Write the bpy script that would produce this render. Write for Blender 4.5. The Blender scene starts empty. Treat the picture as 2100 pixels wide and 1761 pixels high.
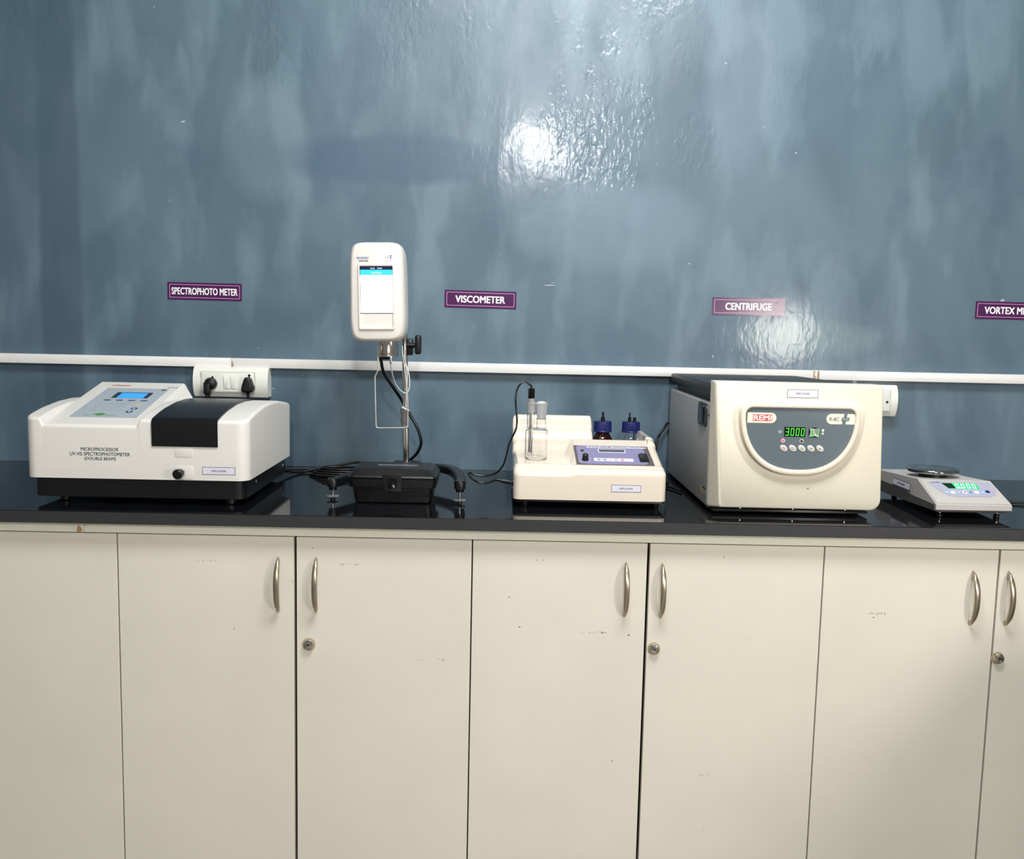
import bpy, bmesh, math, random
from mathutils import Matrix, Vector
random.seed(7)
C = bpy.context.scene.collection
sc = bpy.context.scene
V3 = Vector
# ------------------------------------------------------------------ camera
F_PX, YAW, PITCH, ROLL = 1941.8, 0.0122, 0.1094, 0.0216
CAM = V3((0.0, -2.5153, 1.2363))
fw = V3((math.sin(YAW)*math.cos(PITCH), math.cos(YAW)*math.cos(PITCH), -math.sin(PITCH)))
r0 = V3((math.cos(YAW), -math.sin(YAW), 0)); u0 = r0.cross(fw)
rt_ = r0*math.cos(ROLL) + u0*math.sin(ROLL); up_ = u0*math.cos(ROLL) - r0*math.sin(ROLL)
cd = bpy.data.cameras.new('camera'); cam = bpy.data.objects.new('camera', cd); C.objects.link(cam)
cd.sensor_fit = 'HORIZONTAL'; cd.sensor_width = 36; cd.lens = 36*F_PX/2100; cd.clip_start = 0.05
m3 = Matrix((rt_, up_, -fw)).transposed()
cam.matrix_world = Matrix.Translation(CAM) @ m3.to_4x4()
sc.camera = cam
# ------------------------------------------------------------------ world, lights, exposure
w = bpy.data.worlds.new('world'); sc.world = w; w.use_nodes = True
bg = w.node_tree.nodes['Background']; bg.inputs[0].default_value = (0.97, 0.98, 1.0, 1); bg.inputs[1].default_value = 0.24
sc.view_settings.view_transform = 'Standard'; sc.view_settings.look = 'None'
sc.view_settings.gamma = 1; sc.view_settings.use_curve_mapping = False
sc.view_settings.exposure = -0.04
def lamp(name, kind, loc, energy, color, target=None, **kw):
    l = bpy.data.lights.new(name, kind); l.energy = energy; l.color = color
    for k, v in kw.items(): setattr(l, k, v)
    o = bpy.data.objects.new(name, l); C.objects.link(o); o.location = loc
    if target is not None:
        o.rotation_euler = (V3(target)-V3(loc)).to_track_quat('-Z', 'Y').to_euler()
    return o
lamp('ceiling_lamp', 'POINT', (0.26, -4.7, 2.55), 170, (1.0, 0.98, 0.95), shadow_soft_size=0.10)
lamp('ceiling_tube', 'AREA', (0.30, -1.45, 2.75), 52, (0.96, 0.98, 1.0), target=(0.2, -0.5, 0.9), shape='RECTANGLE', size=0.9, size_y=0.45)
lamp('side_lamp', 'AREA', (1.58, -2.75, 1.23), 20, (1.0, 0.94, 0.87), target=(0.1, 0, 0.85), shape='DISK', size=0.32)

# ------------------------------------------------------------------ pixel helpers (used only to read real positions off the photograph)
def ray(x, y): return fw*F_PX + rt_*(x-1050) + up_*(880.5-y)
def at(x, y, X=None, Y=None, Z=None):
    d = ray(x, y)
    t = (X-CAM.x)/d.x if X is not None else (Y-CAM.y)/d.y if Y is not None else (Z-CAM.z)/d.z
    return CAM + d*t

# ------------------------------------------------------------------ materials
def lin(h):
    h = h.lstrip('#'); c = [int(h[i:i+2], 16)/255 for i in (0, 2, 4)]
    return tuple(x/12.92 if x <= .04045 else ((x+.055)/1.055)**2.4 for x in c) + (1,)
MATS = {}
def mat(name, color, rough=0.5, metal=0.0, var=0.04, scale=30, bump=0.0, bscale=200, emit=None, estr=1.0, trans=0.0, ior=1.45, coat=0.0, spec=0.5, rvar=0.0):
    if name in MATS: return MATS[name]
    m = bpy.data.materials.new(name); m.use_nodes = True; nt = m.node_tree; N = nt.nodes; Lk = nt.links
    b = N['Principled BSDF']; c = lin(color)
    tc = N.new('ShaderNodeTexCoord')
    if var > 0:
        no = N.new('ShaderNodeTexNoise'); no.inputs['Scale'].default_value = scale; no.inputs['Detail'].default_value = 4
        Lk.new(tc.outputs['Object'], no.inputs['Vector'])
        mx = N.new('ShaderNodeMix'); mx.data_type = 'RGBA'
        mx.inputs[6].default_value = tuple(x*(1-var) for x in c[:3])+(1,)
        mx.inputs[7].default_value = tuple(min(1, x*(1+var)) for x in c[:3])+(1,)
        Lk.new(no.outputs['Fac'], mx.inputs[0]); Lk.new(mx.outputs[2], b.inputs['Base Color'])
    else: b.inputs['Base Color'].default_value = c
    b.inputs['Roughness'].default_value = rough; b.inputs['Metallic'].default_value = metal
    b.inputs['Transmission Weight'].default_value = trans; b.inputs['IOR'].default_value = ior
    b.inputs['Coat Weight'].default_value = coat; b.inputs['Coat Roughness'].default_value = 0.08
    b.inputs['Specular IOR Level'].default_value = spec
    if bump > 0:
        n2 = N.new('ShaderNodeTexNoise'); n2.inputs['Scale'].default_value = bscale; n2.inputs['Detail'].default_value = 3
        Lk.new(tc.outputs['Object'], n2.inputs['Vector'])
        bp = N.new('ShaderNodeBump'); bp.inputs['Strength'].default_value = bump; bp.inputs['Distance'].default_value = 0.001
        Lk.new(n2.outputs['Fac'], bp.inputs['Height']); Lk.new(bp.outputs[0], b.inputs['Normal'])
    if emit:
        b.inputs['Emission Color'].default_value = lin(emit); b.inputs['Emission Strength'].default_value = estr
    MATS[name] = m; return m

def wall_material():
    m = bpy.data.materials.new('blue_grey_enamel_paint'); m.use_nodes = True; nt = m.node_tree; N = nt.nodes; Lk = nt.links
    b = N['Principled BSDF']; tc = N.new('ShaderNodeTexCoord')
    def noise(scale, sv=(1, 1, 1), detail=4, dist=0.0, rough=.5):
        mp = N.new('ShaderNodeMapping'); mp.inputs['Scale'].default_value = sv; Lk.new(tc.outputs['Object'], mp.inputs[0])
        n = N.new('ShaderNodeTexNoise'); n.inputs['Scale'].default_value = scale; n.inputs['Detail'].default_value = detail
        n.inputs['Distortion'].default_value = dist; n.inputs['Roughness'].default_value = rough
        Lk.new(mp.outputs[0], n.inputs['Vector']); return n.outputs['Fac']
    def ramp(src, stops):
        r = N.new('ShaderNodeValToRGB'); Lk.new(src, r.inputs[0]); e = r.color_ramp.elements
        e[0].position, e[0].color = stops[0]; e[1].position, e[1].color = stops[-1]
        for p, c in stops[1:-1]: k = e.new(p); k.color = c
        return r.outputs[0]
    def mix(f, a, c, mode='MIX'):
        x = N.new('ShaderNodeMix'); x.data_type = 'RGBA'; x.blend_type = mode
        if isinstance(f, float): x.inputs[0].default_value = f
        else: Lk.new(f, x.inputs[0])
        for s, i in ((a, 6), (c, 7)):
            if hasattr(s, 'is_output'): Lk.new(s, x.inputs[i])
            else: x.inputs[i].default_value = s
        return x.outputs[2]
    base = ramp(noise(2.2, (1.6, 1, .8), 3, .6), [(.3, lin('#465c6a')), (.5, lin('#516876')), (.72, lin('#5c727f'))])
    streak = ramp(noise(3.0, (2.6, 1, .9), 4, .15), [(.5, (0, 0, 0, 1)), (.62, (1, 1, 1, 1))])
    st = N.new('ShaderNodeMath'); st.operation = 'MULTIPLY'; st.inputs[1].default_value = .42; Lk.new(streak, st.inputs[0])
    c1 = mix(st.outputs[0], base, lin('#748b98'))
    dk = ramp(noise(1.9, (1.9, 1, 1.2), 4, .25), [(.55, (0, 0, 0, 1)), (.64, (1, 1, 1, 1))])
    dm = N.new('ShaderNodeMath'); dm.operation = 'MULTIPLY'; dm.inputs[1].default_value = .5; Lk.new(dk, dm.inputs[0])
    c2 = mix(dm.outputs[0], c1, lin('#3f566a'))
    chips = ramp(noise(26, (1, 1, 1.8), 2, .3), [(.765, (0, 0, 0, 1)), (.775, (1, 1, 1, 1))])
    c3 = mix(chips, c2, lin('#a9b3b8'))
    def spot(cx, cz, rx, rz, na=1.6, ns=9, lo=.55, hi=1.25):
        sp = N.new('ShaderNodeSeparateXYZ'); Lk.new(tc.outputs['Object'], sp.inputs[0])
        def M_(op, a, b_=None):
            n = N.new('ShaderNodeMath'); n.operation = op
            for q, v in enumerate((a, b_)):
                if v is None: continue
                if isinstance(v, (int, float)): n.inputs[q].default_value = v
                else: Lk.new(v, n.inputs[q])
            return n.outputs[0]
        dx = M_('DIVIDE', M_('SUBTRACT', sp.outputs[0], cx), rx); dz = M_('DIVIDE', M_('SUBTRACT', sp.outputs[2], cz), rz)
        d = M_('ADD', M_('MULTIPLY', dx, dx), M_('MULTIPLY', dz, dz))
        d = M_('ADD', d, M_('MULTIPLY', M_('SUBTRACT', noise(ns, detail=4), .5), na))
        n = N.new('ShaderNodeMapRange'); n.inputs[1].default_value = hi; n.inputs[2].default_value = lo; Lk.new(d, n.inputs[0]); n.clamp = True
        return n.outputs[0], M_
    def patch(c, mask, amt, col):
        k = N.new('ShaderNodeMath'); k.operation = 'MULTIPLY'; k.inputs[1].default_value = amt; Lk.new(mask, k.inputs[0]); return mix(k.outputs[0], c, lin(col))
    c3 = patch(c3, spot(-.30, 1.655, .33, .065, 1.5, 4, .6, 1.2)[0], .8, '#435c70')    # darker repainted strokes
    c3 = patch(c3, spot(-1.155, 1.30, .055, 1.2, .7, 5, .7, 1.2)[0], .6, '#3c5262')
    c3 = patch(c3, spot(-1.30, 1.9, .14, .5, 1.2, 5, .5, 1.3)[0], .5, '#42596a')
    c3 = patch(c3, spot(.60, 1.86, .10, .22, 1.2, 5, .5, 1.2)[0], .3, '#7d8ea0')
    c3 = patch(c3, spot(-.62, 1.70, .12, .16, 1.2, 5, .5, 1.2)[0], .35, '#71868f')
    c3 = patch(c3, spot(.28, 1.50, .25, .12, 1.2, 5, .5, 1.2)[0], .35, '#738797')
    c3 = patch(c3, spot(.80, 1.22, .20, .05, 2.6, 10, .4, 1.3)[0], .28, '#8aa39c')  # pale green reflected glow painted into the wall colour
    Lk.new(c3, b.inputs['Base Color'])
    rr = ramp(noise(5, (1.5, 1, .8), 4), [(.3, (.38, .38, .38, 1)), (.7, (.55, .55, .55, 1))])
    Lk.new(rr, b.inputs['Roughness']); b.inputs['Specular IOR Level'].default_value = .5
    b.inputs['Coat Weight'].default_value = .26; b.inputs['Coat Roughness'].default_value = .125
    m1, M_ = spot(.25, 1.80, .15, .22); m2, _ = spot(.75, 1.21, .22, .07); m3, _ = spot(.5, 1.70, .07, .10)
    brk = N.new('ShaderNodeMapRange'); brk.inputs[1].default_value = .42; brk.inputs[2].default_value = .6; brk.inputs[3].default_value = .12; Lk.new(noise(16, (1.3, 1, .7), 2), brk.inputs[0])
    m1 = M_('MULTIPLY', m1, brk.outputs[0])
    rough_patch = M_('ADD', M_('ADD', m1, M_('MULTIPLY', m2, .06)), M_('MULTIPLY', m3, .5))
    upper = N.new('ShaderNodeMapRange'); upper.inputs[1].default_value = 1.75; upper.inputs[2].default_value = 2.0
    sp2 = N.new('ShaderNodeSeparateXYZ'); Lk.new(tc.outputs['Object'], sp2.inputs[0]); Lk.new(sp2.outputs[2], upper.inputs[0])
    nz = N.new('ShaderNodeMapRange'); nz.inputs[1].default_value = .48; nz.inputs[2].default_value = .62; Lk.new(noise(4, (1.5, 1, .8), 3), nz.inputs[0])
    rough_patch = M_('ADD', M_('MULTIPLY', M_('ADD', rough_patch, M_('MULTIPLY', M_('MULTIPLY', upper.outputs[0], nz.outputs[0]), .55)), 1.0), .10)
    prev = None
    for sc_, sv, dist, strg, dt, masked in ((1.6, (1, 1, .8), .035, .5, 1, False), (7, (1.6, 1, .7), .0020, .5, 2, False), (46, (1.45, 1, .8), .0028, .7, 1, True), (105, (1.2, 1, 1), .0009, .5, 2, True), (120, (3, 1, .25), .00012, .5, 2, False)):
        bp = N.new('ShaderNodeBump'); bp.inputs['Strength'].default_value = strg; bp.inputs['Distance'].default_value = dist
        hsrc = noise(sc_, sv, dt, .4)
        if masked: Lk.new(M_('MULTIPLY', rough_patch, strg), bp.inputs['Strength'])
        Lk.new(hsrc, bp.inputs['Height'])
        if prev: Lk.new(prev, bp.inputs['Normal'])
        prev = bp.outputs[0]
    Lk.new(prev, b.inputs['Normal']); Lk.new(prev, b.inputs['Coat Normal']); return m

def granite_material():
    m = mat('black_granite', '#0c0d0f', .07, spec=.6, var=0)
    nt = m.node_tree; N = nt.nodes; Lk = nt.links; b = N['Principled BSDF']; tc = N.new('ShaderNodeTexCoord')
    v = N.new('ShaderNodeTexVoronoi'); v.inputs['Scale'].default_value = 260; Lk.new(tc.outputs['Object'], v.inputs['Vector'])
    r = N.new('ShaderNodeValToRGB'); Lk.new(v.outputs['Distance'], r.inputs[0])
    r.color_ramp.elements[0].position = .06; r.color_ramp.elements[0].color = lin('#4a4c50')
    r.color_ramp.elements[1].position = .12; r.color_ramp.elements[1].color = lin('#0e0f12')
    Lk.new(r.outputs[0], b.inputs['Base Color']); return m

def door_material(name, base, seed):
    m = mat(name, base, .34, var=0)
    nt = m.node_tree; N = nt.nodes; Lk = nt.links; b = N['Principled BSDF']; tc = N.new('ShaderNodeTexCoord')
    mp = N.new('ShaderNodeMapping'); mp.inputs['Location'].default_value = (seed, seed*.7, 0); Lk.new(tc.outputs['Object'], mp.inputs[0])
    n = N.new('ShaderNodeTexNoise'); n.inputs['Scale'].default_value = 5; n.inputs['Detail'].default_value = 5; Lk.new(mp.outputs[0], n.inputs[0])
    r = N.new('ShaderNodeValToRGB'); Lk.new(n.outputs['Fac'], r.inputs[0]); c = lin(base)
    r.color_ramp.elements[0].position = .3; r.color_ramp.elements[0].color = tuple(x*.94 for x in c[:3])+(1,)
    r.color_ramp.elements[1].position = .7; r.color_ramp.elements[1].color = c
    n2 = N.new('ShaderNodeTexNoise'); n2.inputs['Scale'].default_value = 60; n2.inputs['Detail'].default_value = 2; Lk.new(mp.outputs[0], n2.inputs[0])
    r2 = N.new('ShaderNodeValToRGB'); Lk.new(n2.outputs['Fac'], r2.inputs[0])
    r2.color_ramp.elements[0].position = .795; r2.color_ramp.elements[0].color = (0, 0, 0, 1); r2.color_ramp.elements[1].position = .81
    x = N.new('ShaderNodeMix'); x.data_type = 'RGBA'; Lk.new(r2.outputs[0], x.inputs[0]); Lk.new(r.outputs[0], x.inputs[6]); x.inputs[7].default_value = lin('#8a8578')
    Lk.new(x.outputs[2], b.inputs['Base Color']); return m

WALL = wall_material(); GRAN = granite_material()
DOOR = door_material('cream_laminate', '#dfd9cb', 1.3)
DOOREDGE = mat('dark_brown_door_edge', '#3a3127', .6)
RAIL = door_material('cream_painted_board', '#e4e2d0', 4.1)
PVC = mat('white_plastic', '#e4e2de', .35)
PVCW = mat('ivory_switch_plastic', '#e6e6de', .3)
SPW = mat('warm_white_moulded_casing', '#ddd9d2', .38, var=.015, bump=.08, bscale=900)
SPB = mat('matt_black_casing', '#101112', .32, bump=.1, bscale=900)
BLK = mat('black_rubber', '#0b0b0c', .4)
BLKG = mat('glossy_black_plastic', '#08080a', .12)
CASEB = mat('black_textured_plastic', '#0b0b0c', .3, bump=.7, bscale=420)
MEMB = mat('grey_keypad_membrane', '#a9b2b8', .3)
CREAM = mat('glossy_cream_fibreglass', '#dfd3c1', .12, var=.01, coat=.5)
CENW = mat('cream_centrifuge_front', '#dfd8c4', .33, var=.015)
CENS = mat('pale_grey_sheet_steel', '#a9a8a6', .38, var=.02, bump=.15, bscale=800)
CENL = mat('dark_grey_centrifuge_lid', '#25282b', .42, bump=.1, bscale=900)
CENP = mat('slate_grey_front_panel', '#5f6a70', .16, var=.05, scale=14)
STEEL = mat('stainless_steel', '#c9c4ba', .16, 1.0, var=.05)
CHROME = mat('chrome', '#d8d8d8', .08, 1.0, var=0)
NICKEL = mat('worn_nickel', '#b3a793', .34, 1.0, var=.12, scale=60)
PURP = mat('dark_purple_vinyl', '#4a1a4c', .22, var=.05, spec=.6)
PINKL = mat('pale_pink_line', '#d9a6cf', .4)
WHT = mat('white_print', '#f0eeee', .4)
INK = mat('dark_teal_print', '#1d3a44', .5)
INKB = mat('black_print', '#15151a', .5)
INKR = mat('red_print', '#b3303a', .5)
INKBL = mat('blue_print', '#2c4d94', .5)
INKG = mat('grey_print', '#55605f', .5)
LABEL = mat('white_paper_label', '#d9d6e0', .4)
LABB = mat('violet_label_border', '#4a4670', .5)
LCDB = mat('blue_lit_display', '#2060c0', .3, emit='#2f8cf0', estr=1.25)
LCDK = mat('dark_display_surround', '#232c3c', .2)
SCRW = mat('white_lit_screen', '#ffffff', .3, emit='#ffffff', estr=3.2)
SCRB = mat('blue_screen_bar', '#30a0c0', .3, emit='#2aa5c9', estr=1.1)
SCRK = mat('navy_screen_bar', '#101c34', .2, emit='#14203c', estr=.8)
GREEN = mat('green_lit_segments', '#30ff30', .3, emit='#4ee02c', estr=1.2)
GREENW = mat('white_green_lit_segments', '#d0ffe0', .3, emit='#ccffe0', estr=2.4)
GREENB = mat('green_backlight', '#10a050', .25, emit='#0cb868', estr=0.95)
REDL = mat('red_lit_led', '#ff2030', .3, emit='#ff3a48', estr=3.0)
LEDOFF = mat('unlit_dark_led', '#2a3010', .1)
VIOL = mat('violet_panel_print', '#837d9f', .25)
BRNM = mat('mirror_edge_of_panel', '#7a6a66', .15, metal=.6)
BALG = mat('pale_grey_balance_plastic', '#b9b5b0', .4)
BALD = mat('dark_grey_balance_side', '#4d4a4a', .5)
BALP = mat('pale_lilac_panel_print', '#a9a8ba', .35)
SKY = mat('pale_blue_button', '#8fb4d0', .35)
GLASS = mat('clear_glass', '#ffffff', .02, trans=1.0, var=0, ior=1.45)
FROST = mat('frosted_glass', '#f0eeec', .4, trans=.8, var=0, ior=1.3)
AMBER = mat('amber_glass', '#4a1c0a', .05, trans=.7, var=0)
BLUCAP = mat('blue_screw_cap', '#18205c', .35)
ORANGE = mat('pale_orange_button', '#c9b49a', .4)
GRNB = mat('green_button', '#4f8a4a', .4)
TAPE = mat('brown_stained_tape', '#a98a66', .5)
PADW = mat('off_white_grip', '#e8e6e2', .3)
DIRT = mat('brown_scuff', '#57503f', .7)
TIE = mat('clear_grey_bag_plastic', '#777472', .2, trans=.3)

# ------------------------------------------------------------------ mesh helpers
def finish(name, bm, m, parent=None, sharp=35, M=None, smooth=True):
    if M is not None: bm.transform(M)
    bmesh.ops.recalc_face_normals(bm, faces=bm.faces)
    me = bpy.data.meshes.new(name); bm.to_mesh(me); bm.free()
    ms = m if isinstance(m, (list, tuple)) else [m]
    for x in ms: me.materials.append(x)
    if smooth:
        me.shade_smooth(); me.set_sharp_from_angle(angle=math.radians(sharp))
    o = bpy.data.objects.new(name, me); C.objects.link(o)
    if parent is not None:
        o.parent = parent; o.matrix_parent_inverse = wmat(parent).inverted()
    return o
def wmat(o):
    m = o.matrix_basis.copy()
    return (wmat(o.parent) @ o.matrix_parent_inverse @ m) if o.parent else m
def root(name, loc, label, cat, group=None):
    o = bpy.data.objects.new(name, None); C.objects.link(o); o.location = loc; o.empty_display_size = .02
    return tag(o, label, cat, group)
def tag(o, label, cat, group=None):
    o['label'] = label; o['category'] = cat
    if group: o['group'] = group
    return o
def box(x0, x1, y0, y1, z0, z1, r=0.0, seg=2, bm=None, edges=None):
    b = bmesh.new(); bmesh.ops.create_cube(b, size=1)
    for v in b.verts:
        v.co = V3((x0+(v.co.x+.5)*(x1-x0), y0+(v.co.y+.5)*(y1-y0), z0+(v.co.z+.5)*(z1-z0)))
    if r > 0:
        es = b.edges[:] if edges is None else [e for e in b.edges if abs((e.verts[0].co-e.verts[1].co).normalized()[edges]) > .9]
        bmesh.ops.bevel(b, geom=es, offset=r, segments=seg, affect='EDGES', profile=.5)
    return merge(bm, b)
def merge(bm, b):
    if bm is None: return b
    me = bpy.data.meshes.new('tmp'); b.to_mesh(me); b.free(); bm.from_mesh(me); bpy.data.meshes.remove(me); return bm
def frame(o, u=(1, 0, 0), v=(0, 0, 1)):
    o, u, v = V3(o), V3(u).normalized(), V3(v).normalized(); n = u.cross(v); v = n.cross(u)
    return Matrix.Translation(o) @ Matrix((u, v, n)).transposed().to_4x4()
def plate(poly, t, M=None, bev=0.0, n0=0.0, bm=None, seg=2):
    """polygon in (u,v), thickness t along n"""
    b = bmesh.new(); vs = [b.verts.new((p[0], p[1], n0)) for p in poly]; f = b.faces.new(vs)
    ex = bmesh.ops.extrude_face_region(b, geom=[f]); tv = [g for g in ex['geom'] if isinstance(g, bmesh.types.BMVert)]
    bmesh.ops.translate(b, verts=tv, vec=(0, 0, t))
    if bev > 0:
        b.normal_update()
        top = [e for e in b.edges if all(abs(v.co.z-(n0+t)) < 1e-7 for v in e.verts)]
        bmesh.ops.bevel(b, geom=top, offset=bev, segments=seg, affect='EDGES', profile=.5)
    if M is not None: b.transform(M)
    return merge(bm, b)
def rrect(x0, y0, x1, y1, r=0.0, n=5):
    if r <= 0: return [(x0, y0), (x1, y0), (x1, y1), (x0, y1)]
    out = []
    for cx, cy, a0 in ((x1-r, y0+r, -90), (x1-r, y1-r, 0), (x0+r, y1-r, 90), (x0+r, y0+r, 180)):
        for i in range(n+1):
            a = math.radians(a0+90*i/n); out.append((cx+r*math.cos(a), cy+r*math.sin(a)))
    return out
def ell(cx, cy, rx, ry, n=24, rot=0):
    out = []
    for i in range(n):
        a = 2*math.pi*i/n; x, y = rx*math.cos(a), ry*math.sin(a)
        out.append((cx+x*math.cos(rot)-y*math.sin(rot), cy+x*math.sin(rot)+y*math.cos(rot)))
    return out
def ring(outer, inner, t, M=None, n0=0.0, bm=None):
    b = bmesh.new(); n = len(outer); L = []
    for poly, z in ((outer, n0), (outer, n0+t), (inner, n0+t), (inner, n0)):
        L.append([b.verts.new((p[0], p[1], z)) for p in poly])
    for k in range(4):
        A, B = L[k], L[(k+1) % 4]
        for i in range(n): b.faces.new((A[i], A[(i+1) % n], B[(i+1) % n], B[i]))
    if M is not None: b.transform(M)
    return merge(bm, b)
def lathe(prof, n=32, M=None, bm=None, cap=True):
    """prof = [(r,h)...] around local z"""
    b = bmesh.new(); rings = []
    for r, h in prof:
        if r < 1e-6: rings.append([b.verts.new((0, 0, h))])
        else: rings.append([b.verts.new((r*math.cos(2*math.pi*i/n), r*math.sin(2*math.pi*i/n), h)) for i in range(n)])
    for A, B in zip(rings, rings[1:]):
        for i in range(n):
            j = (i+1) % n
            if len(A) == 1 and len(B) == 1: break
            if len(A) == 1: b.faces.new((A[0], B[i], B[j]))
            elif len(B) == 1: b.faces.new((A[i], A[j], B[0]))
            else: b.faces.new((A[i], A[j], B[j], B[i]))
    if cap:
        for R in (rings[0], rings[-1]):
            if len(R) > 1: b.faces.new(R)
    if M is not None: b.transform(M)
    return merge(bm, b)
def axis(o, d):
    return Matrix.Translation(V3(o)) @ V3(d).to_track_quat('Z', 'Y').to_matrix().to_4x4()
def tube(pts, r, n=10, closed=False, smooth=True, bm=None, sub=8):
    pts = [V3(p) for p in pts]
    if smooth and len(pts) > 2:
        q = []; N = len(pts); rng = range(N if closed else N-1)
        for i in rng:
            p0 = pts[(i-1) % N] if closed or i > 0 else pts[i]*2-pts[i+1]
            p1 = pts[i]; p2 = pts[(i+1) % N]
            p3 = pts[(i+2) % N] if closed or i+2 < N else p2*2-p1
            for k in range(sub):
                t = k/sub
                q.append(.5*((2*p1)+(p2-p0)*t+(2*p0-5*p1+4*p2-p3)*t*t+(3*p1-p0-3*p2+p3)*t**3))
        if not closed: q.append(pts[-1])
        pts = q
    b = bmesh.new(); N = len(pts); rings = []; nrm = None
    for i, p in enumerate(pts):
        a = pts[(i-1) % N] if closed or i > 0 else p; c = pts[(i+1) % N] if closed or i < N-1 else p
        t = (c-a).normalized()
        if nrm is None: nrm = t.orthogonal().normalized()
        nrm = (nrm - t*nrm.dot(t)).normalized(); bn = t.cross(nrm)
        rr = r(i/(N-1)) if callable(r) else r
        rings.append([b.verts.new(p+(nrm*math.cos(2*math.pi*k/n)+bn*math.sin(2*math.pi*k/n))*rr) for k in range(n)])
    for i in range(N if closed else N-1):
        A, B = rings[i], rings[(i+1) % N]
        for k in range(n): b.faces.new((A[k], A[(k+1) % n], B[(k+1) % n], B[k]))
    if not closed:
        b.faces.new(rings[0]); b.faces.new(rings[-1])
    return merge(bm, b)
def text(name, s, m, parent, M, x0, y0, x1, y1, bold=0.0, shear=0.0, t=.0002, n0=0.0):
    cu = bpy.data.curves.new('txt', 'FONT'); cu.body = s; cu.size = 1; cu.resolution_u = 3; cu.shear = shear; cu.extrude = .5
    ob = bpy.data.objects.new('txt', cu); C.objects.link(ob)
    bpy.context.view_layer.update()
    dg = bpy.context.evaluated_depsgraph_get(); me = bpy.data.meshes.new_from_object(ob.evaluated_get(dg))
    bpy.data.objects.remove(ob); bpy.data.curves.remove(cu)
    bm = bmesh.new()
    for ci, (ox, oy) in enumerate([(0, 0)] if bold <= .008 else [(-bold, -bold*.5), (bold, -bold*.5), (-bold, bold*.5), (bold, bold*.5), (0, 0)]):
        n0v = len(bm.verts); bm.from_mesh(me); bm.verts.ensure_lookup_table()
        for v in bm.verts[n0v:]: v.co.x += ox; v.co.y += oy; v.co.z += .12*ci*(1 if v.co.z > 0 else -.2)
    bpy.data.meshes.remove(me)
    xs = [v.co.x for v in bm.verts]; ys = [v.co.y for v in bm.verts]
    ax, bx, ay, by = min(xs), max(xs), min(ys), max(ys)
    for v in bm.verts:
        v.co = V3((x0+(v.co.x-ax)/(bx-ax)*(x1-x0), y0+(v.co.y-ay)/(by-ay)*(y1-y0), n0+(v.co.z+.5)*t))
    return finish(name, bm, m, parent, M=M, smooth=False)
SEG = {'0': 'abcdef', '1': 'bc', '2': 'abged', '3': 'abgcd', '8': 'abcdefg'}
def digits(s, x0, y0, w_, h, gap, th, t, n0, M, slant=.08):
    bm = bmesh.new(); x = x0
    for ch in s:
        if ch == '.':
            plate([(x-gap*.75, y0), (x-gap*.75+th, y0), (x-gap*.75+th, y0+th), (x-gap*.75, y0+th)], t, None, n0=n0, bm=bm); continue
        for g in SEG[ch]:
            H = h/2
            R = {'a': (0, h-th, w_, h), 'g': (0, H-th/2, w_, H+th/2), 'd': (0, 0, w_, th), 'b': (w_-th, H, w_, h), 'c': (w_-th, 0, w_, H), 'f': (0, H, th, h), 'e': (0, 0, th, H)}[g]
            e = th*.12; a, b_, c, d = R
            P = [(a+e, b_+e), (c-e, b_+e), (c-e, d-e), (a+e, d-e)]
            plate([(x+p[0]+slant*p[1], y0+p[1]) for p in P], t, None, n0=n0, bm=bm)
        x += w_+gap
    bm.transform(M); return bm
def smooth01(t): t = max(0.0, min(1.0, t)); return t*t*(3-2*t)
def hfield(x0, x1, y0, y1, zb, h, rc, rt, nx, ny, xe=(), ye=()):
    st = [0, .02, .07, .15, .26, .4, .56, .76, 1.0]
    def lines(a, b, n, ex):
        s = set(round(a+rt*k, 6) for k in st) | set(round(b-rt*k, 6) for k in st) | {round(a+rc*k/6, 6) for k in range(1, 7)} | {round(b-rc*k/6, 6) for k in range(1, 7)}
        s |= {round(a+rc+(b-a-2*rc)*k/n, 6) for k in range(n+1)} | {round(e, 6) for e in ex if a+rc < e < b-rc}
        s = sorted(s); out = [s[0]]
        for v in s[1:]:
            if v-out[-1] > 1.2e-4: out.append(v)
        out[-1] = b; return out
    X, Y = lines(x0, x1, nx, xe), lines(y0, y1, ny, ye)
    b = bmesh.new(); G = []
    for x in X:
        row = []
        for y in Y:
            px, py = x, y
            sx = -1 if x < x0+rc else (1 if x > x1-rc else 0); sy = -1 if y < y0+rc else (1 if y > y1-rc else 0)
            if sx and sy:
                cx = x0+rc if sx < 0 else x1-rc; cy = y0+rc if sy < 0 else y1-rc
                a, c = abs(x-cx)/rc, abs(y-cy)/rc; m = max(a, c); L = math.hypot(a, c)
                if L > 1e-9: a, c = a/L*m, c/L*m
                px, py = cx+sx*a*rc, cy+sy*c*rc; d = rc*(1-m)
            else: d = min(x-x0, x1-x, y-y0, y1-y)
            z = h(px, py)
            if d < rt: z -= rt-math.sqrt(max(0, rt*rt-(rt-d)**2))
            row.append(b.verts.new((px, py, z)))
        G.append(row)
    nx_, ny_ = len(X), len(Y)
    for i in range(nx_-1):
        for j in range(ny_-1): b.faces.new((G[i][j], G[i+1][j], G[i+1][j+1], G[i][j+1]))
    per = [G[i][0] for i in range(nx_)]+[G[-1][j] for j in range(1, ny_)]+[G[i][-1] for i in range(nx_-2, -1, -1)]+[G[0][j] for j in range(ny_-2, 0, -1)]
    low = [b.verts.new((v.co.x, v.co.y, zb)) for v in per]; n = len(per)
    for i in range(n): b.faces.new((per[i], per[(i+1) % n], low[(i+1) % n], low[i]))
    b.faces.new(low[::-1])
    return b
FRONT = lambda x, y, z: frame((x, y, z))   # u=+x, v=+z, facing the room

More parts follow.
